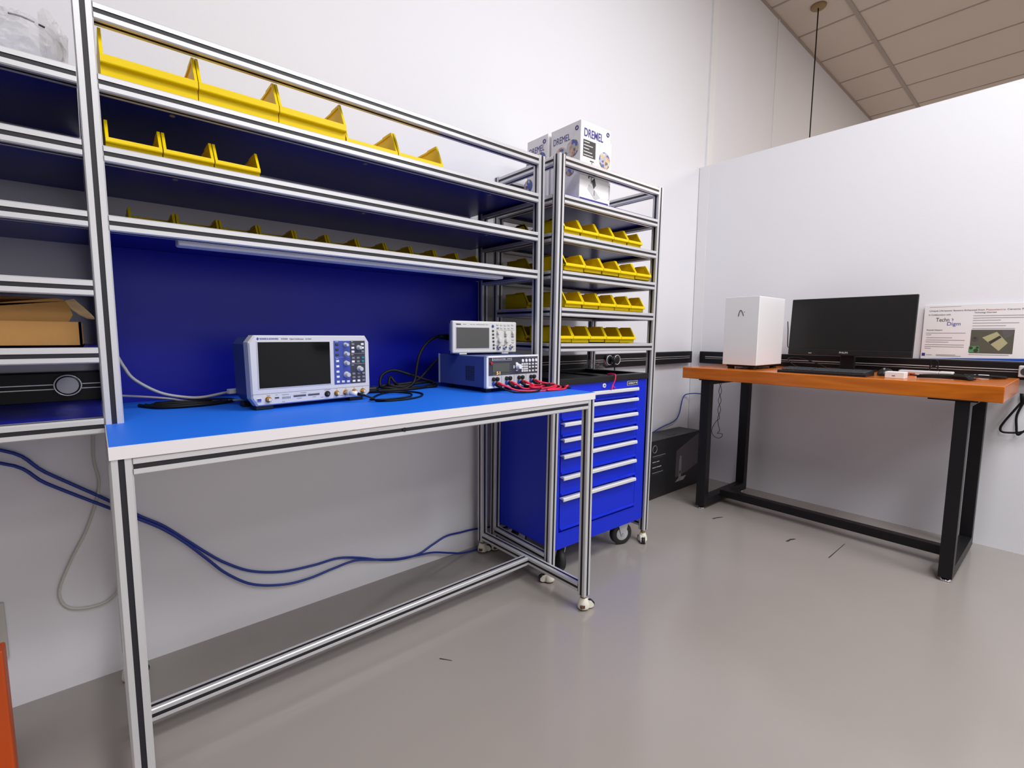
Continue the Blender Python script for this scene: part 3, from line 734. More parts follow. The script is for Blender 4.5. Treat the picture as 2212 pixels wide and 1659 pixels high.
for (u, v, a, c) in ((.1335, .0893, .0105, .0055), (.120, .0775, .005, .010), (.135, .0655, .010, .004)): MB().box(u-a/2, u+a/2, .0015, .004, v-c/2, v+c/2, WHITE, .001).build('key', psu)
B1 = [(.167, .096), (.1851, .0961), (.2025, .0962), (.2197, .0963), (.2368, .0963)]
for u, v in B1: MB().lathe((u*K, .003, v*K+.003), [(.0060, 0), (.0055, .002), (.004, .0026)], WHITE, seg=14, axis=(0, -1, 0)).build('key', psu)
B2 = [(.1651, .0843), (.1769, .0843), (.1885, .0846), (.2027, .0838), (.2199, .0838), (.237, .0837), (.1653, .0765), (.1771, .0764), (.1886, .0762), (.2036, .0732), (.2201, .0735), (.2372, .0734), (.1654, .0684), (.1772, .0683), (.1887, .0685), (.1655, .061), (.1773, .0607), (.1889, .0608), (.2031, .0606), (.2203, .0607), (.2375, .0611)]
for u, v in B2: MB().box(u*K-.0048, u*K+.0048, .0010, .004, v*K+.003-.003, v*K+.003+.003, OFFW, .0008, seg=1).build('key', psu)
q = MB(); q.box(.175, .238, .0026, .0032, .1062, .1074, GINK)
for k in range(5): q.box(.1035, .1060, .0026, .0032, .0585+.0075*k, .0598+.0075*k, GINK)
q.build('small_print', psu)
TB = [.0252, .0421, .0863, .1032, .1473, .1658, .2095, .2265]
for i, u in enumerate(TB):
    u *= K
    MB().lathe((u, .003, .0418), [(.0070, 0), (.0066, .006), (.0050, .007)], BLK, seg=16, axis=(0, -1, 0)).build('terminal', lo_)
    MB().lathe((u, .003, .0275), [(.0062, 0), (.0058, .008), (.004, .009)], BLUEP if i % 2 == 0 else REDD, seg=14, axis=(0, -1, 0)).build('terminal', lo_, 'blue terminal' if i % 2 == 0 else 'red terminal')
for (u, yy) in ((.02, .03), (.22, .03), (.02, .22), (.22, .22)): MB().box(u-.012, u+.012, yy-.01, yy+.01, 0, .0145, BLK, .002).build('foot', psu)
def PP(u, y, z): return PM @ Vector((u*K, y, z))
z = ZT+.003
lead_sets = [
 ('red', [PP(.0421, -.006, .0275), PP(.060, -.022, .020), (1.005, 1.135, z+.004), (1.05, 1.11, z), (1.11, 1.098, z), (1.165, 1.100, z+.003), (1.192, 1.125, z+.006), (1.185, 1.165, z+.008), (1.13, 1.150, z+.006)]),
 ('black', [PP(.0252, -.006, .0275), PP(.040, -.022, .016), (.985, 1.125, z), (1.02, 1.098, z), (1.065, 1.098, z+.001), (1.105, 1.125, z+.008), (1.14, 1.165, z+.010), (1.165, 1.19, z+.004)]),
 ('red', [PP(.1032, -.006, .0275), PP(.113, -.022, .022), (1.045, 1.145, z+.006), (1.075, 1.12, z+.005), (1.12, 1.112, z+.006), (1.162, 1.118, z+.010), (1.18, 1.15, z+.010), (1.15, 1.17, z+.010), (1.10, 1.16, z+.006)]),
 ('black', [PP(.0863, -.006, .0275), PP(.100, -.022, .016), (1.05, 1.16, z+.004), (1.09, 1.155, z+.003), (1.14, 1.145, z+.004), (1.185, 1.15, z+.002), (1.204, 1.125, z), (1.198, 1.104, z), (1.17, 1.115, z)]),
 ('red', [PP(.1658, -.006, .0275), PP(.172, -.022, .024), (1.105, 1.165, z+.012), (1.115, 1.135, z+.012), (1.09, 1.115, z+.010), (1.06, 1.125, z+.010), (1.08, 1.15, z+.010)]),
 ('black', [PP(.1473, -.006, .0275), PP(.155, -.022, .018), (1.10, 1.17, z+.008), (1.15, 1.155, z+.012), (1.19, 1.135, z+.004), (1.20, 1.115, z+.003)]),
 ('red', [PP(.2265, -.006, .0275), PP(.232, -.022, .024), (1.155, 1.155, z+.016), (1.175, 1.13, z+.012), (1.15, 1.105, z+.006), (1.10, 1.093, z+.002), (1.17, 1.088, z), (1.202, 1.105, z+.004)]),
 ('black', [PP(.2095, -.006, .0275), PP(.216, -.022, .020), (1.145, 1.165, z+.010), (1.165, 1.145, z+.014), (1.13, 1.13, z+.014), (1.15, 1.115, z+.010), (1.185, 1.12, z+.002)])]
whr = ['first', 'first', 'second', 'second', 'third', 'third', 'fourth', 'fourth']
for (cname, pts), wn in zip(lead_sets, whr):
    t = thing('test_lead', '%s test lead plugged into the %s terminal pair from left on the power supply' % (cname, wn), 'cable', loc=pts[0], group='test leads heaped in front of the power supply')
    bpy.context.view_layer.update()
    mt = RED if cname == 'red' else CBLK
    wpart(MB().tube(pts, .0033 if cname == 'red' else .0027, mt, 7), 'lead', t)
    wpart(MB().cyl(pts[0], pts[1], .0055, mt, r1=.0042, seg=10), 'plug', t)
    e0, e1 = Vector(pts[-1]), Vector(pts[-2]); dv = (e0-e1).normalized()
    wpart(MB().cyl(e0-dv*.006, e0+dv*.026, .0055, mt, r1=.0035, seg=10), 'clip', t)
gc = MB().box(1.190, 1.206, 1.158, 1.174, ZT+.004, ZT+.016, GREEN, .003); gc.tube([(1.19, 1.166, ZT+.008), (1.17, 1.16, ZT+.006), (1.15, 1.15, ZT+.004)], .0022, GREEN, 6)
gc.box(1.192, 1.204, 1.160, 1.172, ZT, ZT+.005, GREEN)
tag(gc.build('clip'), 'small green clip at the right end of the heap of test leads', 'clip')

# ------------------------------------------------------------------ small oscilloscope on the power supply
OM = Matrix.Translation((.886, 1.318, .8575)) @ Matrix.Rotation(math.radians(-6), 4, 'Z') @ Matrix.Diagonal((.886, 1, 1, 1))
so2 = thing('oscilloscope', 'small cream oscilloscope with grey screen standing on top of the power supply', 'oscilloscope', M=OM)
q = MB(); q.box(0, .2885, 0, .018, 0, .1065, OFFW, .004); q.build('front_frame', so2)
q = MB(); q.prism([(.012, .016), (.276, .016), (.262, .075), (.030, .075)], .006, .100, INSTR, axis='z'); q.build('rear_housing', so2)
q = MB(); q.box(.013, .161, -.0008, .001, .0135, .0872, LGREY, .0006); q.box(.0158, .1585, -.0012, .001, .0163, .0845, LCDG); q.build('screen', so2, 'flat grey screen')
for u, v in ((.1768, .0744), (.1774, .0623), (.1781, .0504), (.1788, .0383), (.1801, .0262), (.1801, .015)): MB().box(u-.0042, u+.0042, -.0022, 0, v-.0032, v+.0032, DARK, .0008, seg=1).build('key', so2, 'dark menu key')
MB().lathe((.1758, 0, .0906), [(.0050, 0), (.0048, .002), (.003, .0026)], BINK, seg=16, axis=(0, -1, 0)).build('key', so2, 'round blue key')
for u, v in ((.1994, .0676), (.2355, .0674), (.2696, .0681)): MB().lathe((u, 0, v), [(.0062, 0), (.0055, .008), (.0045, .009)], OFFW, seg=16, axis=(0, -1, 0)).build('knob', so2)
for u, v in ((.206, .0418), (.24, .0417)): MB().lathe((u, 0, v), [(.0085, 0), (.0078, .010), (.0065, .011)], OFFW, seg=18, axis=(0, -1, 0)).build('knob', so2)
for u, v in ((.202, .0182), (.2313, .0183), (.2604, .0187)): bnc(so2, u, v, CHROME, 0, .0072, .010)
for i, (u, v) in enumerate(((.1977, .0956), (.2152, .0948), (.233, .0944), (.2504, .095), (.2677, .0958), (.1987, .084), (.2153, .0847), (.2331, .0845), (.2505, .0847), (.2678, .0854), (.235, .0555), (.2698, .0549), (.1995, .0535), (.2706, .0445), (.2707, .0355))):
    MB().box(u-.0052, u+.0052, -.0016, 0, v-.0026, v+.0026, (GREY if i in (10, 11, 5) else LGREY), .0007, seg=1).build('key', so2)
q = MB(); q.box(.190, .277, -.0006, 0, .0775, .0783, GINK)
for (a, c, z_) in ((.190, .199, .0735), (.226, .241, .0735), (.262, .272, .0735), (.044, .058, .0955), (.075, .084, .0955), (.087, .095, .0955), (.100, .140, .0955), (.144, .154, .0955)): q.box(a, c, -.0005, 0, z_-.0007, z_+.0007, GINK)
for (a, z_) in ((.190, .0245), (.219, .0245), (.2755, .012), (.2755, .02)): q.box(a, a+.0018, -.0005, 0, z_-.002, z_+.002, INK)
q.build('panel_print', so2)
text('TENMA', .0052, INK, so2, (.0145, -.0006, .0935), width=.0210, bold=.0004, shear=.1)
for u in (.046, .236): MB().box(u-.016, u+.016, .002, .068, -.0046, .0005, OFFW, .001).build('foot', so2)

# ------------------------------------------------------------------ things on the left shelving
cb = thing('cardboard_box', 'brown cardboard box with its lid half open on the left shelving', 'box', loc=(-.23, 1.27, LL[4]+h))
bpy.context.view_layer.update()
zq = LL[4]+h+.0002
q = MB(); t_ = .004
q.box(-.45, -.016, 1.268, 1.268+t_, zq, zq+.049, CARD); q.box(-.45, -.016, 1.50, 1.50+t_, zq, zq+.049, CARD)
q.box(-.45, -.45+t_, 1.268, 1.504, zq, zq+.049, CARD); q.box(-.016-t_, -.016, 1.268, 1.504, zq, zq+.049, CARD); q.box(-.45, -.016, 1.268, 1.504, zq, zq+t_, CARD)
wpart(q, 'tray', cb)
q = MB()
q.prism([(-.45, zq+.049), (-.034, zq+.049), (-.027, zq+.062), (-.034, zq+.089), (-.048, zq+.094), (-.45, zq+.030)], 1.276, 1.280, CARD, axis='y')
q.prism([(1.280, zq+.091), (1.284, zq+.094), (1.502, zq+.053), (1.502, zq+.049)], -.44, -.045, CARD, axis='x')
wpart(q, 'lid', cb)
q = MB(); prev = None
arc = [(-.036, zq+.090), (-.030, zq+.078), (-.018, zq+.066), (-.006, zq+.059), (.003, zq+.0575)]
arc2 = [(-.024, zq+.0945), (-.018, zq+.087), (-.009, zq+.077), (.000, zq+.066), (.0045, zq+.0585)]
fr_, bk_ = [], []
for (a, b_), (c, d_) in zip(arc, arc2):
    fr_.append((q.bm.verts.new((a, 1.274, b_)), q.bm.verts.new((c, 1.287, d_)))); bk_.append((q.bm.verts.new((a, 1.277, b_-.003)), q.bm.verts.new((c, 1.290, d_-.003))))
for i in range(4):
    (a, b_), (c, d_) = fr_[i], fr_[i+1]; (e, f_), (g_, h_) = bk_[i], bk_[i+1]
    q.face([a, c, d_, b_], CARDL); q.face([e, f_, h_, g_], CARDL); q.face([a, e, g_, c], CARDL); q.face([b_, d_, h_, f_], CARDL)
q.face([fr_[0][0], fr_[0][1], bk_[0][1], bk_[0][0]], CARDL); q.face([fr_[4][0], bk_[4][0], bk_[4][1], fr_[4][1]], CARDL)
wpart(q, 'flap', cb, 'pale curled side flap')
bg = thing('plastic_bag', 'clear plastic bag lying on top of the left shelving', 'bag', loc=(-.05, 1.33, LL[0]+h))
bpy.context.view_layer.update()
q = MB(); crumple(q, (-.066, 1.335, LL[0]+h+.050), .05, (1.2, 1.5, 1.0), FILM, .30, 11, 34, 22)
crumple(q, (-.018, 1.345, LL[0]+h+.058), .045, (.42, 1.2, 1.25), FILM, .4, 5, 22, 16)
wpart(q, 'film', bg)
q = MB(); q.tube([(-.078, 1.272, LL[0]+h+.074), (-.062, 1.268, LL[0]+h+.0735), (-.045, 1.272, LL[0]+h+.072)], .0016, GINK, 5); q.tube([(-.040, 1.274, LL[0]+h+.071), (-.032, 1.276, LL[0]+h+.070)], .0018, INK, 5)
wpart(q, 'print', bg, 'dark line of print')

# ------------------------------------------------------------------ power track on the walls, sockets
tk = MB(); tk.box(-2.2, 2.931, YB-.030, YB-.0005, .747, .822, BLKS, .004); tk_o = tag(tk.build('power_track'), 'black power track running along the back wall behind bench and rack', 'power track')
q = MB(); q.box(-2.19, 2.90, YB-.0308, YB-.0298, .7905, .7925, SILV); q.box(-2.19, 2.90, YB-.0308, YB-.0298, .7795, .7815, SILV); q.build('slot_strip', tk_o, 'pair of thin silver slot lines')
tk = MB(); tk.box(DN-.030, DN-.0005, -2.5, 1.600, .747, .822, BLKS, .004); tk2 = tag(inM(tk, MW).build('power_track'), 'black power track along the partition behind the monitor and desk', 'power track')
q = MB(); q.box(DN-.0308, DN-.0298, -2.45, 1.56, .7885, .7915, SILV); q.box(DN-.0308, DN-.0298, -2.45, 1.56, .779, .7805, SILV); inM(q, MW).build('slot_strip', tk2, 'pair of thin silver slot lines')
def socket(x, label, face=BLK, red=False):
    t = thing('track_socket', label, 'socket', loc=(x, YB-.0305, .790), group='round sockets on the back power track')
    MB().lathe((0, 0, 0), [(.026, 0), (.026, .016), (.023, .019), (.008, .0195)], BLK, seg=28, axis=(0, -1, 0)).build('housing', t)
    MB().ring((0, -.0185, 0), .0245, .0016, SILV, axis=(0, 1, 0), seg=28).build('rim', t, 'bright rim')
    if face is not BLK: MB().cyl((0, -.019, 0), (0, -.0205, 0), .020, face, seg=24).build('label_plate', t, 'grey label plate')
    if red: MB().ring((-.004, -.010, 0), .0265, .0022, REDD, axis=(0, 1, 0), seg=14, a0=PI*.75, a1=PI*1.25).build('marker', t, 'red marker')
    return t
socket(-.053, 'round socket with a grey label on the power track under the left shelving', LGREY)
socket(2.047, 'round socket with a black plug in it behind the tool cabinet', BLK, True)
socket(2.112, 'empty round socket with bright rim behind the tool cabinet', BLK)
q = MB(); q.lathe((2.060, YB-.0505, .790), [(.019, 0), (.017, .022), (.012, .030)], BLK, seg=18, axis=(0, -1, 0)); q.cyl((2.060, YB-.068, .780), (2.060, YB-.072, .752), .006, BLK, seg=10, r1=.004)
q.tube([(2.060, YB-.072, .754), (2.060, YB-.070, .70), (2.055, YB-.06, .55), (2.05, YB-.05, .3), (2.05, YB-.05, .006)], .0032, CBLK, 7)
tag(q.build('plug'), 'black mains plug with its lead in the track socket behind the tool cabinet', 'plug')
s3 = thing('track_socket', 'silver grey socket clipped to the partition track at the right edge', 'socket', M=Matrix.Translation(W(DN-.0305, .155, .784)) @ Matrix.Rotation(-DY, 4, 'Z'))
MB().box(-.022, 0, -.022, .022, -.024, .024, LGREY, .004).build('housing', s3); MB().cyl((-.022, 0, 0), (-.024, 0, 0), .016, DARK, seg=20).build('face', s3)
# hanging black lead at the far right
q = MB().tube([W(DN-.012, .120, .70), W(DN-.02, .150, .668), W(DN-.02, .158, .655), W(DN-.02, .176, .62), W(DN-.02, .203, .565), W(DN-.02, .213, .535), W(DN-.02, .205, .520), W(DN-.02, .175, .521), W(DN-.02, .150, .528), W(DN-.02, .130, .54)], .0042, CBLK, 8)
q.tube([W(DN-.02, .150, .665), W(DN-.02, .168, .60), W(DN-.02, .166, .55), W(DN-.02, .160, .515), W(DN-.02, .145, .53), W(DN-.02, .120, .56)], .0042, CBLK, 8)
q.cyl(W(DN-.018, .157, .690), W(DN-.02, .157, .655), .011, CBLK, seg=10, r1=.007)
tag(q.build('mains_cable'), 'looped black lead hanging below the partition track at the right edge', 'cable')

# wall socket plate, pale cable, blue cables on the back wall
q = thing('wall_socket', 'grey wall socket plate low on the back wall under the left shelving', 'socket', loc=(-.245, YB, .205))
MB().box(-.045, .045, -.012, -.0005, -.07, .07, SOCK, .003).build('plate', q); MB().box(.026, .034, -.0128, -.011, -.008, .004, INK).build('switch', q)
yw = YB-.006
tag(MB().tube([(-.010, yw, .72), (-.018, yw, .60), (-.012, yw, .52), (-.040, yw, .42), (-.075, yw, .345), (-.102, yw, .275), (-.100, yw, .235), (-.080, yw, .212), (-.040, yw, .203), (-.010, yw, .210), (.012, yw, .235), (.020, yw, .275)], .0035, CPALE, 7).build('wall_cable'), 'pale cable looping down the back wall under the left shelving', 'cable')
yw = YB-.008
c1 = [(-.75, yw, .85-.1), (-.40, yw, .70), (-.179, yw, .642), (-.107, yw, .575), (.004, yw, .480), (.064, yw, .424), (.115, yw, .382), (.163, yw, .330), (.215, yw, .272), (.262, yw, .226), (.33, yw, .178), (.42, yw, .147), (.52, yw, .137), (.60, yw, .136), (.68, yw, .113), (.76, yw, .080), (.84, yw, .058), (.92, yw, .054), (.985, yw, .074), (1.05, yw, .092), (1.12, yw, .088), (1.20, yw, .082), (1.40, yw, .05)]
c2 = [(-.75, yw-.008, .80-.1), (-.40, yw-.008, .66), (-.179, yw-.008, .612), (-.107, yw-.008, .549), (.004, yw-.008, .462), (.064, yw-.008, .416), (.115, yw-.008, .374), (.163, yw-.008, .322), (.215, yw-.008, .255), (.262, yw-.008, .195), (.33, yw-.008, .138), (.42, yw-.008, .106), (.50, yw-.008, .100), (.58, yw-.008, .108), (.66, yw-.008, .112), (.74, yw-.008, .090), (.82, yw-.008, .068), (.90, yw-.008, .056), (.98, yw-.010, .046), (1.06, yw-.016, .022), (1.12, yw-.02, .006), (1.22, yw-.03, .005), (1.40, yw-.03, .005)]
tag(MB().tube(c1, .0040, CBLUE, 8).build('network_cable'), 'upper blue network cable sagging along the back wall below the bench', 'cable', 'blue network cables below the bench')
tag(MB().tube(c2, .0040, CBLUE, 8).build('network_cable'), 'lower blue network cable sagging along the back wall below the bench to the floor', 'cable', 'blue network cables below the bench')
yw = YB-.012
tag(MB().tube([(2.40, yw, .315), (2.532, yw, .334), (2.60, yw, .350), (2.669, yw, .361), (2.74, yw, .370), (2.80, yw, .388), (2.835, yw, .425), (2.852, yw, .475), (2.868, yw, .515), (2.90, yw, .538), (2.945, yw-.03, .546), W(DN-.012, 1.58, .547), W(DN-.012, 1.545, .549)], .0034, CBLUE, 8).build('network_cable'), 'blue network cable curving from the black carton to the partition corner', 'cable')

# ------------------------------------------------------------------ orange stand at the lower left
st = thing('floor_stand', 'orange steel floor stand, one upright showing at the lower left edge', 'stand', loc=(-.362, 1.268, 0))
for a in (.181, -.181):
    MB().box(a-.019, a+.019, -.019, .019, 0, .33, ORANGE, .004).build('upright', st)
    MB().box(a-.019, a+.019, -.30, -.0195, 0, .03, ORANGE, .004).build('foot', st)
MB().box(-.162, .162, -.015, .015, .27, .31, ORANGE, .003).build('crossbar', st)

# ------------------------------------------------------------------ desk along the partition
dk = thing('desk', 'thick varnished wooden desk on black steel frames along the partition', 'desk', M=MW)
N0, N1, T0, T1, DZ, TH = 2.361, 2.905, .171, 1.389, .7544, .059
MB().box(N0, N1, T0, T1, DZ-TH, DZ, WOOD, .003).build('desktop', dk, 'orange brown varnished wooden top')
for (ta, tb_, pa, pb_) in ((.255, .297, .235, .375), (1.240, 1.288, 1.16, 1.30)):
    f = MB(); na, nb = 2.376, 2.872; fw_ = .042; zt_ = DZ-TH-.006; zb_ = .014
    f.box(na, na+fw_, ta, tb_, zb_, zt_, BLKS, .002); f.box(nb-fw_, nb, ta, tb_, zb_, zt_, BLKS, .002)
    f.box(na+fw_, nb-fw_, ta, tb_, zb_, zb_+fw_, BLKS); f.box(na+fw_, nb-fw_, ta, tb_, zt_-.02, zt_, BLKS)
    fo = f.build('leg_frame', dk)
    MB().box(na-.002, nb, pa, pb_, DZ-TH-.0065, DZ-TH-.0003, BLKS).build('mounting_plate', fo)
    for nn in (na+.021, nb-.021):
        MB().lathe((nn, (ta+tb_)/2, 0), [(.017, 0), (.018, .004), (.012, .009), (.006, .0095), (.006, .015)], CHROME, seg=16).build('foot', fo, 'chrome levelling foot')
MB().box(2.545, 2.585, .297, 1.240, .040, .078, BLKS, .002).build('stretcher', dk)

# white computer tower
DM = lambda n_, t_, z_: Matrix.Translation(W(n_, t_, z_)) @ Matrix.Rotation(-DY, 4, 'Z')
pc = thing('computer_tower', 'white computer tower standing at the far end of the wooden desk', 'computer', M=DM(2.45, 1.044, DZ))
MB().box(0, .30, 0, .171, .021, .3625, WHITE, .003).build('case', pc)
MB().box(-.0035, .0, .001, .170, .0215, .362, WHITE, .001).build('front_panel', pc)
q = MB(); q.tube([(-.0042, .100, .266), (-.0042, .094, .292), (-.0042, .086, .294), (-.0042, .0805, .283), (-.0042, .074, .268)], .0016, INK, 6); q.ball((-.0042, .071, .287), .0018, INK, seg=8, rings=6); q.build('logo', pc, 'black open peak mark with a dot')
for (a, b_) in ((.03, .03), (.03, .14), (.27, .03), (.27, .14)): MB().lathe((a, b_, 0), [(.015, 0), (.017, .004), (.013, .022)], BLK, seg=14).build('foot', pc)
MB().box(.015, .285, .014, .157, .012, .0225, BLK).build('dust_filter', pc)
q = MB(); q.tube([(.17, .176, .012), (.17, .179, .06), (.17, .178, .10)], .0025, CBLK, 6); 
q.build('cable_stub', pc)
# monitor
mo = thing('monitor', 'black flat monitor on the desk leaning back against the partition', 'monitor', M=DM(2.735, .497, DZ))
tilt = Matrix.Translation((0, 0, .075)) @ Matrix.Rotation(math.radians(4), 4, 'Y')
q = MB(); q.box(0, .016, 0, .512, 0, .283, BLK, .003); q.box(.014, .034, .06, .45, .04, .23, BLK, .006); hs = inM(q, tilt).build('housing', mo)
q = MB(); q.box(-.0008, .001, .006, .506, .030, .277, SCREENM); scn = inM(q, tilt).build('screen', mo, 'dark matt screen')
q = MB(); q.box(-.004, .0, .002, .510, .0015, .0285, BLK, .002); bz = inM(q, tilt).build('lower_bezel', mo)
tx = text('PHILIPS', .0115, LGREY, bz, (-.0048, .280, .011), F_LEFT, width=.036, bold=.0002); tx.data.transform(tilt)
q = MB(); q.box(-.0046, -.003, .400, .414, .0075, .0105, LGREY); inM(q, tilt).build('label_mark', bz)
MB().box(.034, .060, .225, .285, .004, .16, BLK, .004).build('stand', mo)
MB().box(-.035, .140, .15, .36, 0, .008, BLK, .003).build('base', mo)
# keyboard
kb = thing('keyboard', 'black keyboard lying in front of the monitor on the wooden desk', 'keyboard', M=DM(2.402, .582, DZ))
MB().prism([(0, 0), (.125, 0), (.125, .020), (.004, .012), (0, .009)], 0, .345, BLK, axis='y').build('base', kb)
sl_ = math.atan2(.008, .121)
for r in range(6):
    n_ = 14 if r < 5 else 14
    x_ = .010+.0188*r+(.004 if r == 5 else 0); c = 0; yy = .008
    while yy < .333:
        wk = .0165
        if r == 0 and .12 < yy < .2: wk = .082
        if .205 < yy < .215 and r: yy += .005
        if yy+wk > .340: break
        z_ = .012+.0655*x_
        T_ = Matrix.Translation((x_, yy, z_))
        MB().box(0, .0158, 0, wk-.0015, 0, .0045, DARK, .0012, seg=1, T=T_).build('key', kb); yy += wk+.0007
ms = thing('mouse', 'black computer mouse beside the right end of the keyboard', 'mouse', M=DM(2.545, .555, DZ))
q = MB(); q.ball((.04, 0, .006), 1., BLK, (.050, .029, .027), 22, 12)
bmesh.ops.bisect_plane(q.bm, geom=list(q.bm.verts)+list(q.bm.edges)+list(q.bm.faces), plane_co=(0, 0, .0005), plane_no=(0, 0, 1), clear_inner=True)
q.build('shell', ms); MB().cyl((.012, -.003, .0285), (.012, .003, .0285), .006, GREY, seg=14).build('scroll_wheel', ms)
wb = thing('small_box', 'small white box with a red and black mark near the front of the wooden desk', 'box', M=DM(2.437, .462, DZ))
MB().box(0, .055, 0, .064, 0, .0265, WHITE, .002).build('body', wb); q = MB(); q.box(-.0007, .0005, .030, .040, .010, .0125, INK); q.box(-.0008, .0005, .033, .0365, .0105, .0120, REDD); q.build('mark', wb)
ad = thing('adapter', 'long pale grey adapter behind the small white box on the desk', 'adapter', M=DM(2.70, .40, DZ))
MB().box(0, .045, 0, .135, 0, .022, LGREY, .004).build('body', ad); MB().box(-.003, .01, .075, .098, .002, .012, ORANGE, .001).build('tag', ad, 'orange tag')
pk = tag(inM(MB().box(0, .05, 0, .045, 0, .026, OFFW, .003), DM(2.63, .345, DZ)).build('plug_adapter'), 'short cream plug adapter between grey adapter and coiled lead', 'adapter')
wp = tag(inM(MB().box(0, .03, 0, .055, 0, .012, WHITE, .002), DM(2.80, .255, DZ)).build('adapter'), 'small white adapter lying against the partition at the desk end', 'adapter')
def DW(n_, t_, z_): return W(n_, t_, DZ+z_)
q = MB()
for k in range(3):
    o = .004*k
    q.tube([DW(2.535, .44-o, .006+o), DW(2.555, .39, .007+o), DW(2.56, .33+o, .006+o), DW(2.545, .285+o, .006+o), DW(2.575, .272+o*2, .007+o), DW(2.595, .32, .008+o), DW(2.59, .38, .008+o), DW(2.56, .435-o, .006+o)], .0040, CBLK, 7)
tag(q.build('cable_bundle'), 'folded bundle of black cable on the desk right of the small white box', 'cable')
q = MB().tube([DW(2.50, .455, .016), DW(2.55, .43, .010), DW(2.62, .40, .012), DW(2.66, .36, .018), DW(2.66, .30, .012), DW(2.72, .24, .006), DW(2.80, .20, .005)], .0032, CBLK, 7)
tag(q.build('usb_cable'), 'black lead from the small white box towards the back of the desk', 'cable')
q = MB()
for k in range(3): q.tube([DW(2.74, .34-.03*k, .006), DW(2.72, .30-.03*k, .012), DW(2.76, .25-.02*k, .008), DW(2.82, .23-.01*k, .006), DW(2.84, .28, .008), DW(2.78, .33-.02*k, .010)], .004, CBLK, 7)
tag(q.build('cable_bundle'), 'loose heap of black cable at the back right of the desk', 'cable')
q = MB().ring(W(2.86, .44, DZ+.052), .014, .0025, CBLK, axis=(1, 0, 0), seg=20)
q.tube([W(2.86, .454, DZ+.052), W(2.86, .455, DZ+.02), W(2.84, .47, DZ+.004)], .0025, CBLK, 6); q.tube([W(2.86, .426, DZ+.052), W(2.86, .425, DZ+.02), W(2.84, .41, DZ+.004)], .0025, CBLK, 6)
tag(q.build('cable_loop'), 'small upright loop of black cable between monitor and poster', 'cable')
q = MB()
q.tube([DW(2.70, .93, .006), DW(2.66, .96, .03), DW(2.68, .985, .055), DW(2.70, .94, .058), DW(2.70, .86, .035), DW(2.68, .80, .012), DW(2.64, .76, .006)], .0026, CBLK, 7)
tag(q.build('usb_cable'), 'black cable arching over the desk behind the left part of the keyboard', 'cable')
q = MB().tube([W(2.764, 1.030, 1.00), W(2.770, 1.028, .95), W(2.772, 1.026, .875), W(2.765, 1.015, .862), W(2.758, .985, .848)], .0022, CBLK, 6)
tag(q.build('video_cable'), 'thin black cable from the back of the white tower to the monitor', 'cable')
# twisted dangling wire under the desk
q = MB()
for s in (-1, 1):
    pts = [(.0 + s*.008*math.sin(k*1.55+.5), DZ-TH-.008-.0265*k) for k in range(8)]
    pts += ([( -.004, .46), (.014, .44), (.034, .40), (.036, .372), (.020, .350), (-.004, .345), (-.022, .355), (-.026, .372)] if s < 0 else [(.006, .46), (.000, .42), (-.008, .39), (.004, .372), (-.012, .374), (-.026, .372)])
    q.tube([W(2.62, 1.325-.02+a, zz) for a, zz in pts], .0016, CBLK, 5)
tag(q.build('hanging_wire'), 'thin twisted black wire dangling under the far end of the desk', 'wire')

# poster board standing on the track
po = thing('poster', 'white printed information poster standing on the partition track right of the monitor', 'poster', M=DM(DN-.0115, .503, .8225))
PWd, PH = .345, .247
MB().box(0, .004, -PWd, 0, 0, PH, CARDW, .0005, seg=1).build('board', po)
def PB(m, u0, u1, v0, v1, mt, e=.0004): return m.box(-e, .001, -u1, -u0, PH-v1, PH-v0, mt)
q = MB(); PB(q, .018, .125, .0085, .0098, GINK); q.build('rule', po)
text('Unique Ultrasonic Sensors Enhanced from', .0092, INK, po, (-.0005, -.018, PH-.0295), F_LEFT, width=.183)
text('Piezoelectric', .0092, RINK, po, (-.0005, -.206, PH-.0295), F_LEFT, width=.060); text('Ceramic Films', .0092, INK, po, (-.0005, -.271, PH-.0295), F_LEFT, width=.066)
text('In Collaboration with', .0090, INK, po, (-.0005, -.016, PH-.0475), F_LEFT, width=.076)
text('Technology Overview', .0085, INK, po, (-.0005, -.170, PH-.0405), F_LEFT, width=.070)
text('Techn', .0250, INK, po, (-.0005, -.0435, PH-.0755), F_LEFT, width=.046); text('Digm', .0225, BINK, po, (-.0005, -.082, PH-.0935), F_LEFT, width=.045)
q = MB(); q.tube([(-.0005, -.099, PH-.062), (-.0005, -.103, PH-.067), (-.0005, -.1000, PH-.072)], .0009, BINK, 5); q.build('logo_arc', po)
text('Potential Adopters', .0085, INK, po, (-.0005, -.014, PH-.1165), F_LEFT, width=.055)
q = MB()
for (u0, u1, v) in ((.013, .148, .128), (.013, .032, .136), (.015, .105, .149), (.014, .148, .160), (.014, .094, .169), (.012, .147, .181), (.012, .147, .190), (.013, .034, .198), (.168, .335, .052), (.168, .322, .062), (.168, .255, .072), (.168, .310, .084), (.168, .272, .096), (.168, .300, .108), (.165, .290, .222), (.055, .122, .2265), (.055, .140, .2315), (.020, .040, .228)): PB(q, u0, u1, v-.0011, v+.0011, GINK)
q.build('text_line', po)
q = MB(); PB(q, .166, .300, .113, .216, mat('photo_dark', (.105, .105, .08), .4)); pp = q.build('photograph', po, 'printed photograph of a square device')
q = MB()
def PQ(pts, mt, e): q.prism([(-a, PH-b_) for a, b_ in pts][::-1], -e, 0., mt, axis='x')
PQ([(.203, .147), (.247, .122), (.283, .170), (.258, .204)], mat('photo_pale', (.45, .43, .25), .4), .0006)
PQ([(.223, .166), (.257, .138), (.263, .146), (.231, .176)], mat('photo_ink', (.05, .05, .045), .4), .0008)
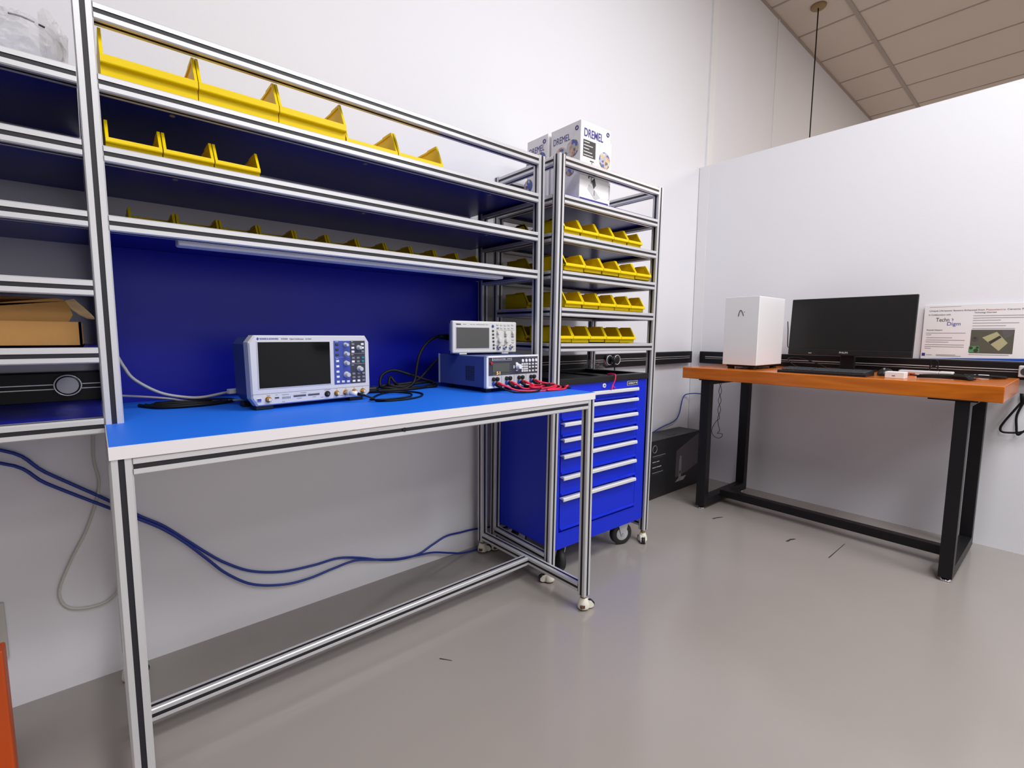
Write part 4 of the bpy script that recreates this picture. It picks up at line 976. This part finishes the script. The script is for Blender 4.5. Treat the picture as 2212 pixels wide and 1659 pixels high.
PQ([(.262, .116), (.298, .116), (.292, .140), (.272, .150)], mat('photo_grey', (.12, .12, .125), .4), .0005)
q.disc((-.0004, -.182, PH-.152), .011, mat('photo_mid', (.09, .085, .085), .4), axis=(-1, 0, 0)); q.disc((-.0006, -.180, PH-.150), .005, mat('photo_ink', (.05, .05, .045)), axis=(-1, 0, 0))
PQ([(.164, .186), (.196, .184), (.198, .212), (.163, .213)], mat('photo_green', (.10, .33, .12), .4), .0005)
q.disc((-.0006, -.171, PH-.193), .006, mat('photo_ink', (.05, .05, .045)), axis=(-1, 0, 0)); q.disc((-.0006, -.187, PH-.204), .008, mat('photo_ink', (.05, .05, .045)), axis=(-1, 0, 0)); q.disc((-.0006, -.191, PH-.191), .005, mat('photo_ink', (.05, .05, .045)), axis=(-1, 0, 0))
q.build('picture', pp)
q = MB(); q.prism([(-.030, .003), (-.340, .002), (-.340, .013), (-.130, .007)], -.0004, .001, PBLUE, axis='x'); q.build('blue_band', po)
q = MB(); PB(q, .004, .016, .220, .234, NAVY); q.build('emblem', po, 'small navy square emblem')

# black carton on the floor by the corner
bc = thing('monitor_carton', 'large black carton with a picture of a monitor standing on the floor in the corner', 'box', loc=(2.262, 1.4656, 0), rz=-.01)
MB().box(0, .565, 0, .145, .0005, .336, mat('carton_black', (.012, .012, .014), .45), .002).build('body', bc)
q = MB(); q.prism([(.27, .03), (.34, .03), (.33, .075), (.26, .075)], .3345, .3372, INK, axis='z'); q.build('handle_slot', bc)
e = .0008
q = MB(); q.prism([(.297, .245), (.552, .326), (.552, .135), (.42, .10), (.292, .085)], -e, .001, mat('print_screen', (.085, .075, .085), .5), axis='y'); q.build('screen_picture', bc, 'grey printed picture of a monitor back')
q = MB(); q.box(.330, .356, -e-.0004, 0, .058, .190, GREY); q.prism([(.296, .056), (.385, .056), (.415, .078), (.335, .078)], -e-.0003, 0, mat('print_foot', (.30, .28, .28), .5), axis='y'); q.disc((.345, -e, .200), .010, GREY); q.box(.336, .350, -e-.0006, 0, .10, .118, INK); q.build('stand_picture', bc, 'pale printed picture of a stand')
q = MB(); q.ring((.070, -e, .288), .021, .0018, GREY, axis=(0, 1, 0)); q.build('ring_logo', bc)
q = MB()
for (a, c, z_, mt) in ((.052, .180, .247, GREY), (.052, .155, .236, DARK), (.052, .085, .214, LGREY), (.092, .120, .214, LGREY), (.052, .100, .203, DARK), (.052, .088, .183, LGREY), (.094, .140, .183, LGREY), (.052, .090, .172, DARK), (.052, .160, .152, GREY), (.052, .120, .142, DARK)): q.box(a, c, -e, 0, z_-.0016, z_+.0016, mt)
q.build('text_line', bc)

# pendant beyond the partition
pd = thing('pendant_lamp', 'pendant lamp on a thin black cord hanging beyond the partition', 'lamp', loc=(4.097, 1.380, ZC))
MB().lathe((0, 0, 0), [(.050, 0), (.050, -.012), (.044, -.018), (.010, -.019)], mat('canopy_tan', (.30, .20, .085), .5), seg=28).build('ceiling_rose', pd, 'tan round ceiling rose')
MB().cyl((0, 0, -.018), (0, 0, -1.45), .0042, CBLK, seg=8).build('cord', pd)
MB().lathe((0, 0, -1.60), [(.10, 0), (.09, .05), (.05, .11), (.015, .15)], BLK, seg=24).build('lamp_shade', pd)
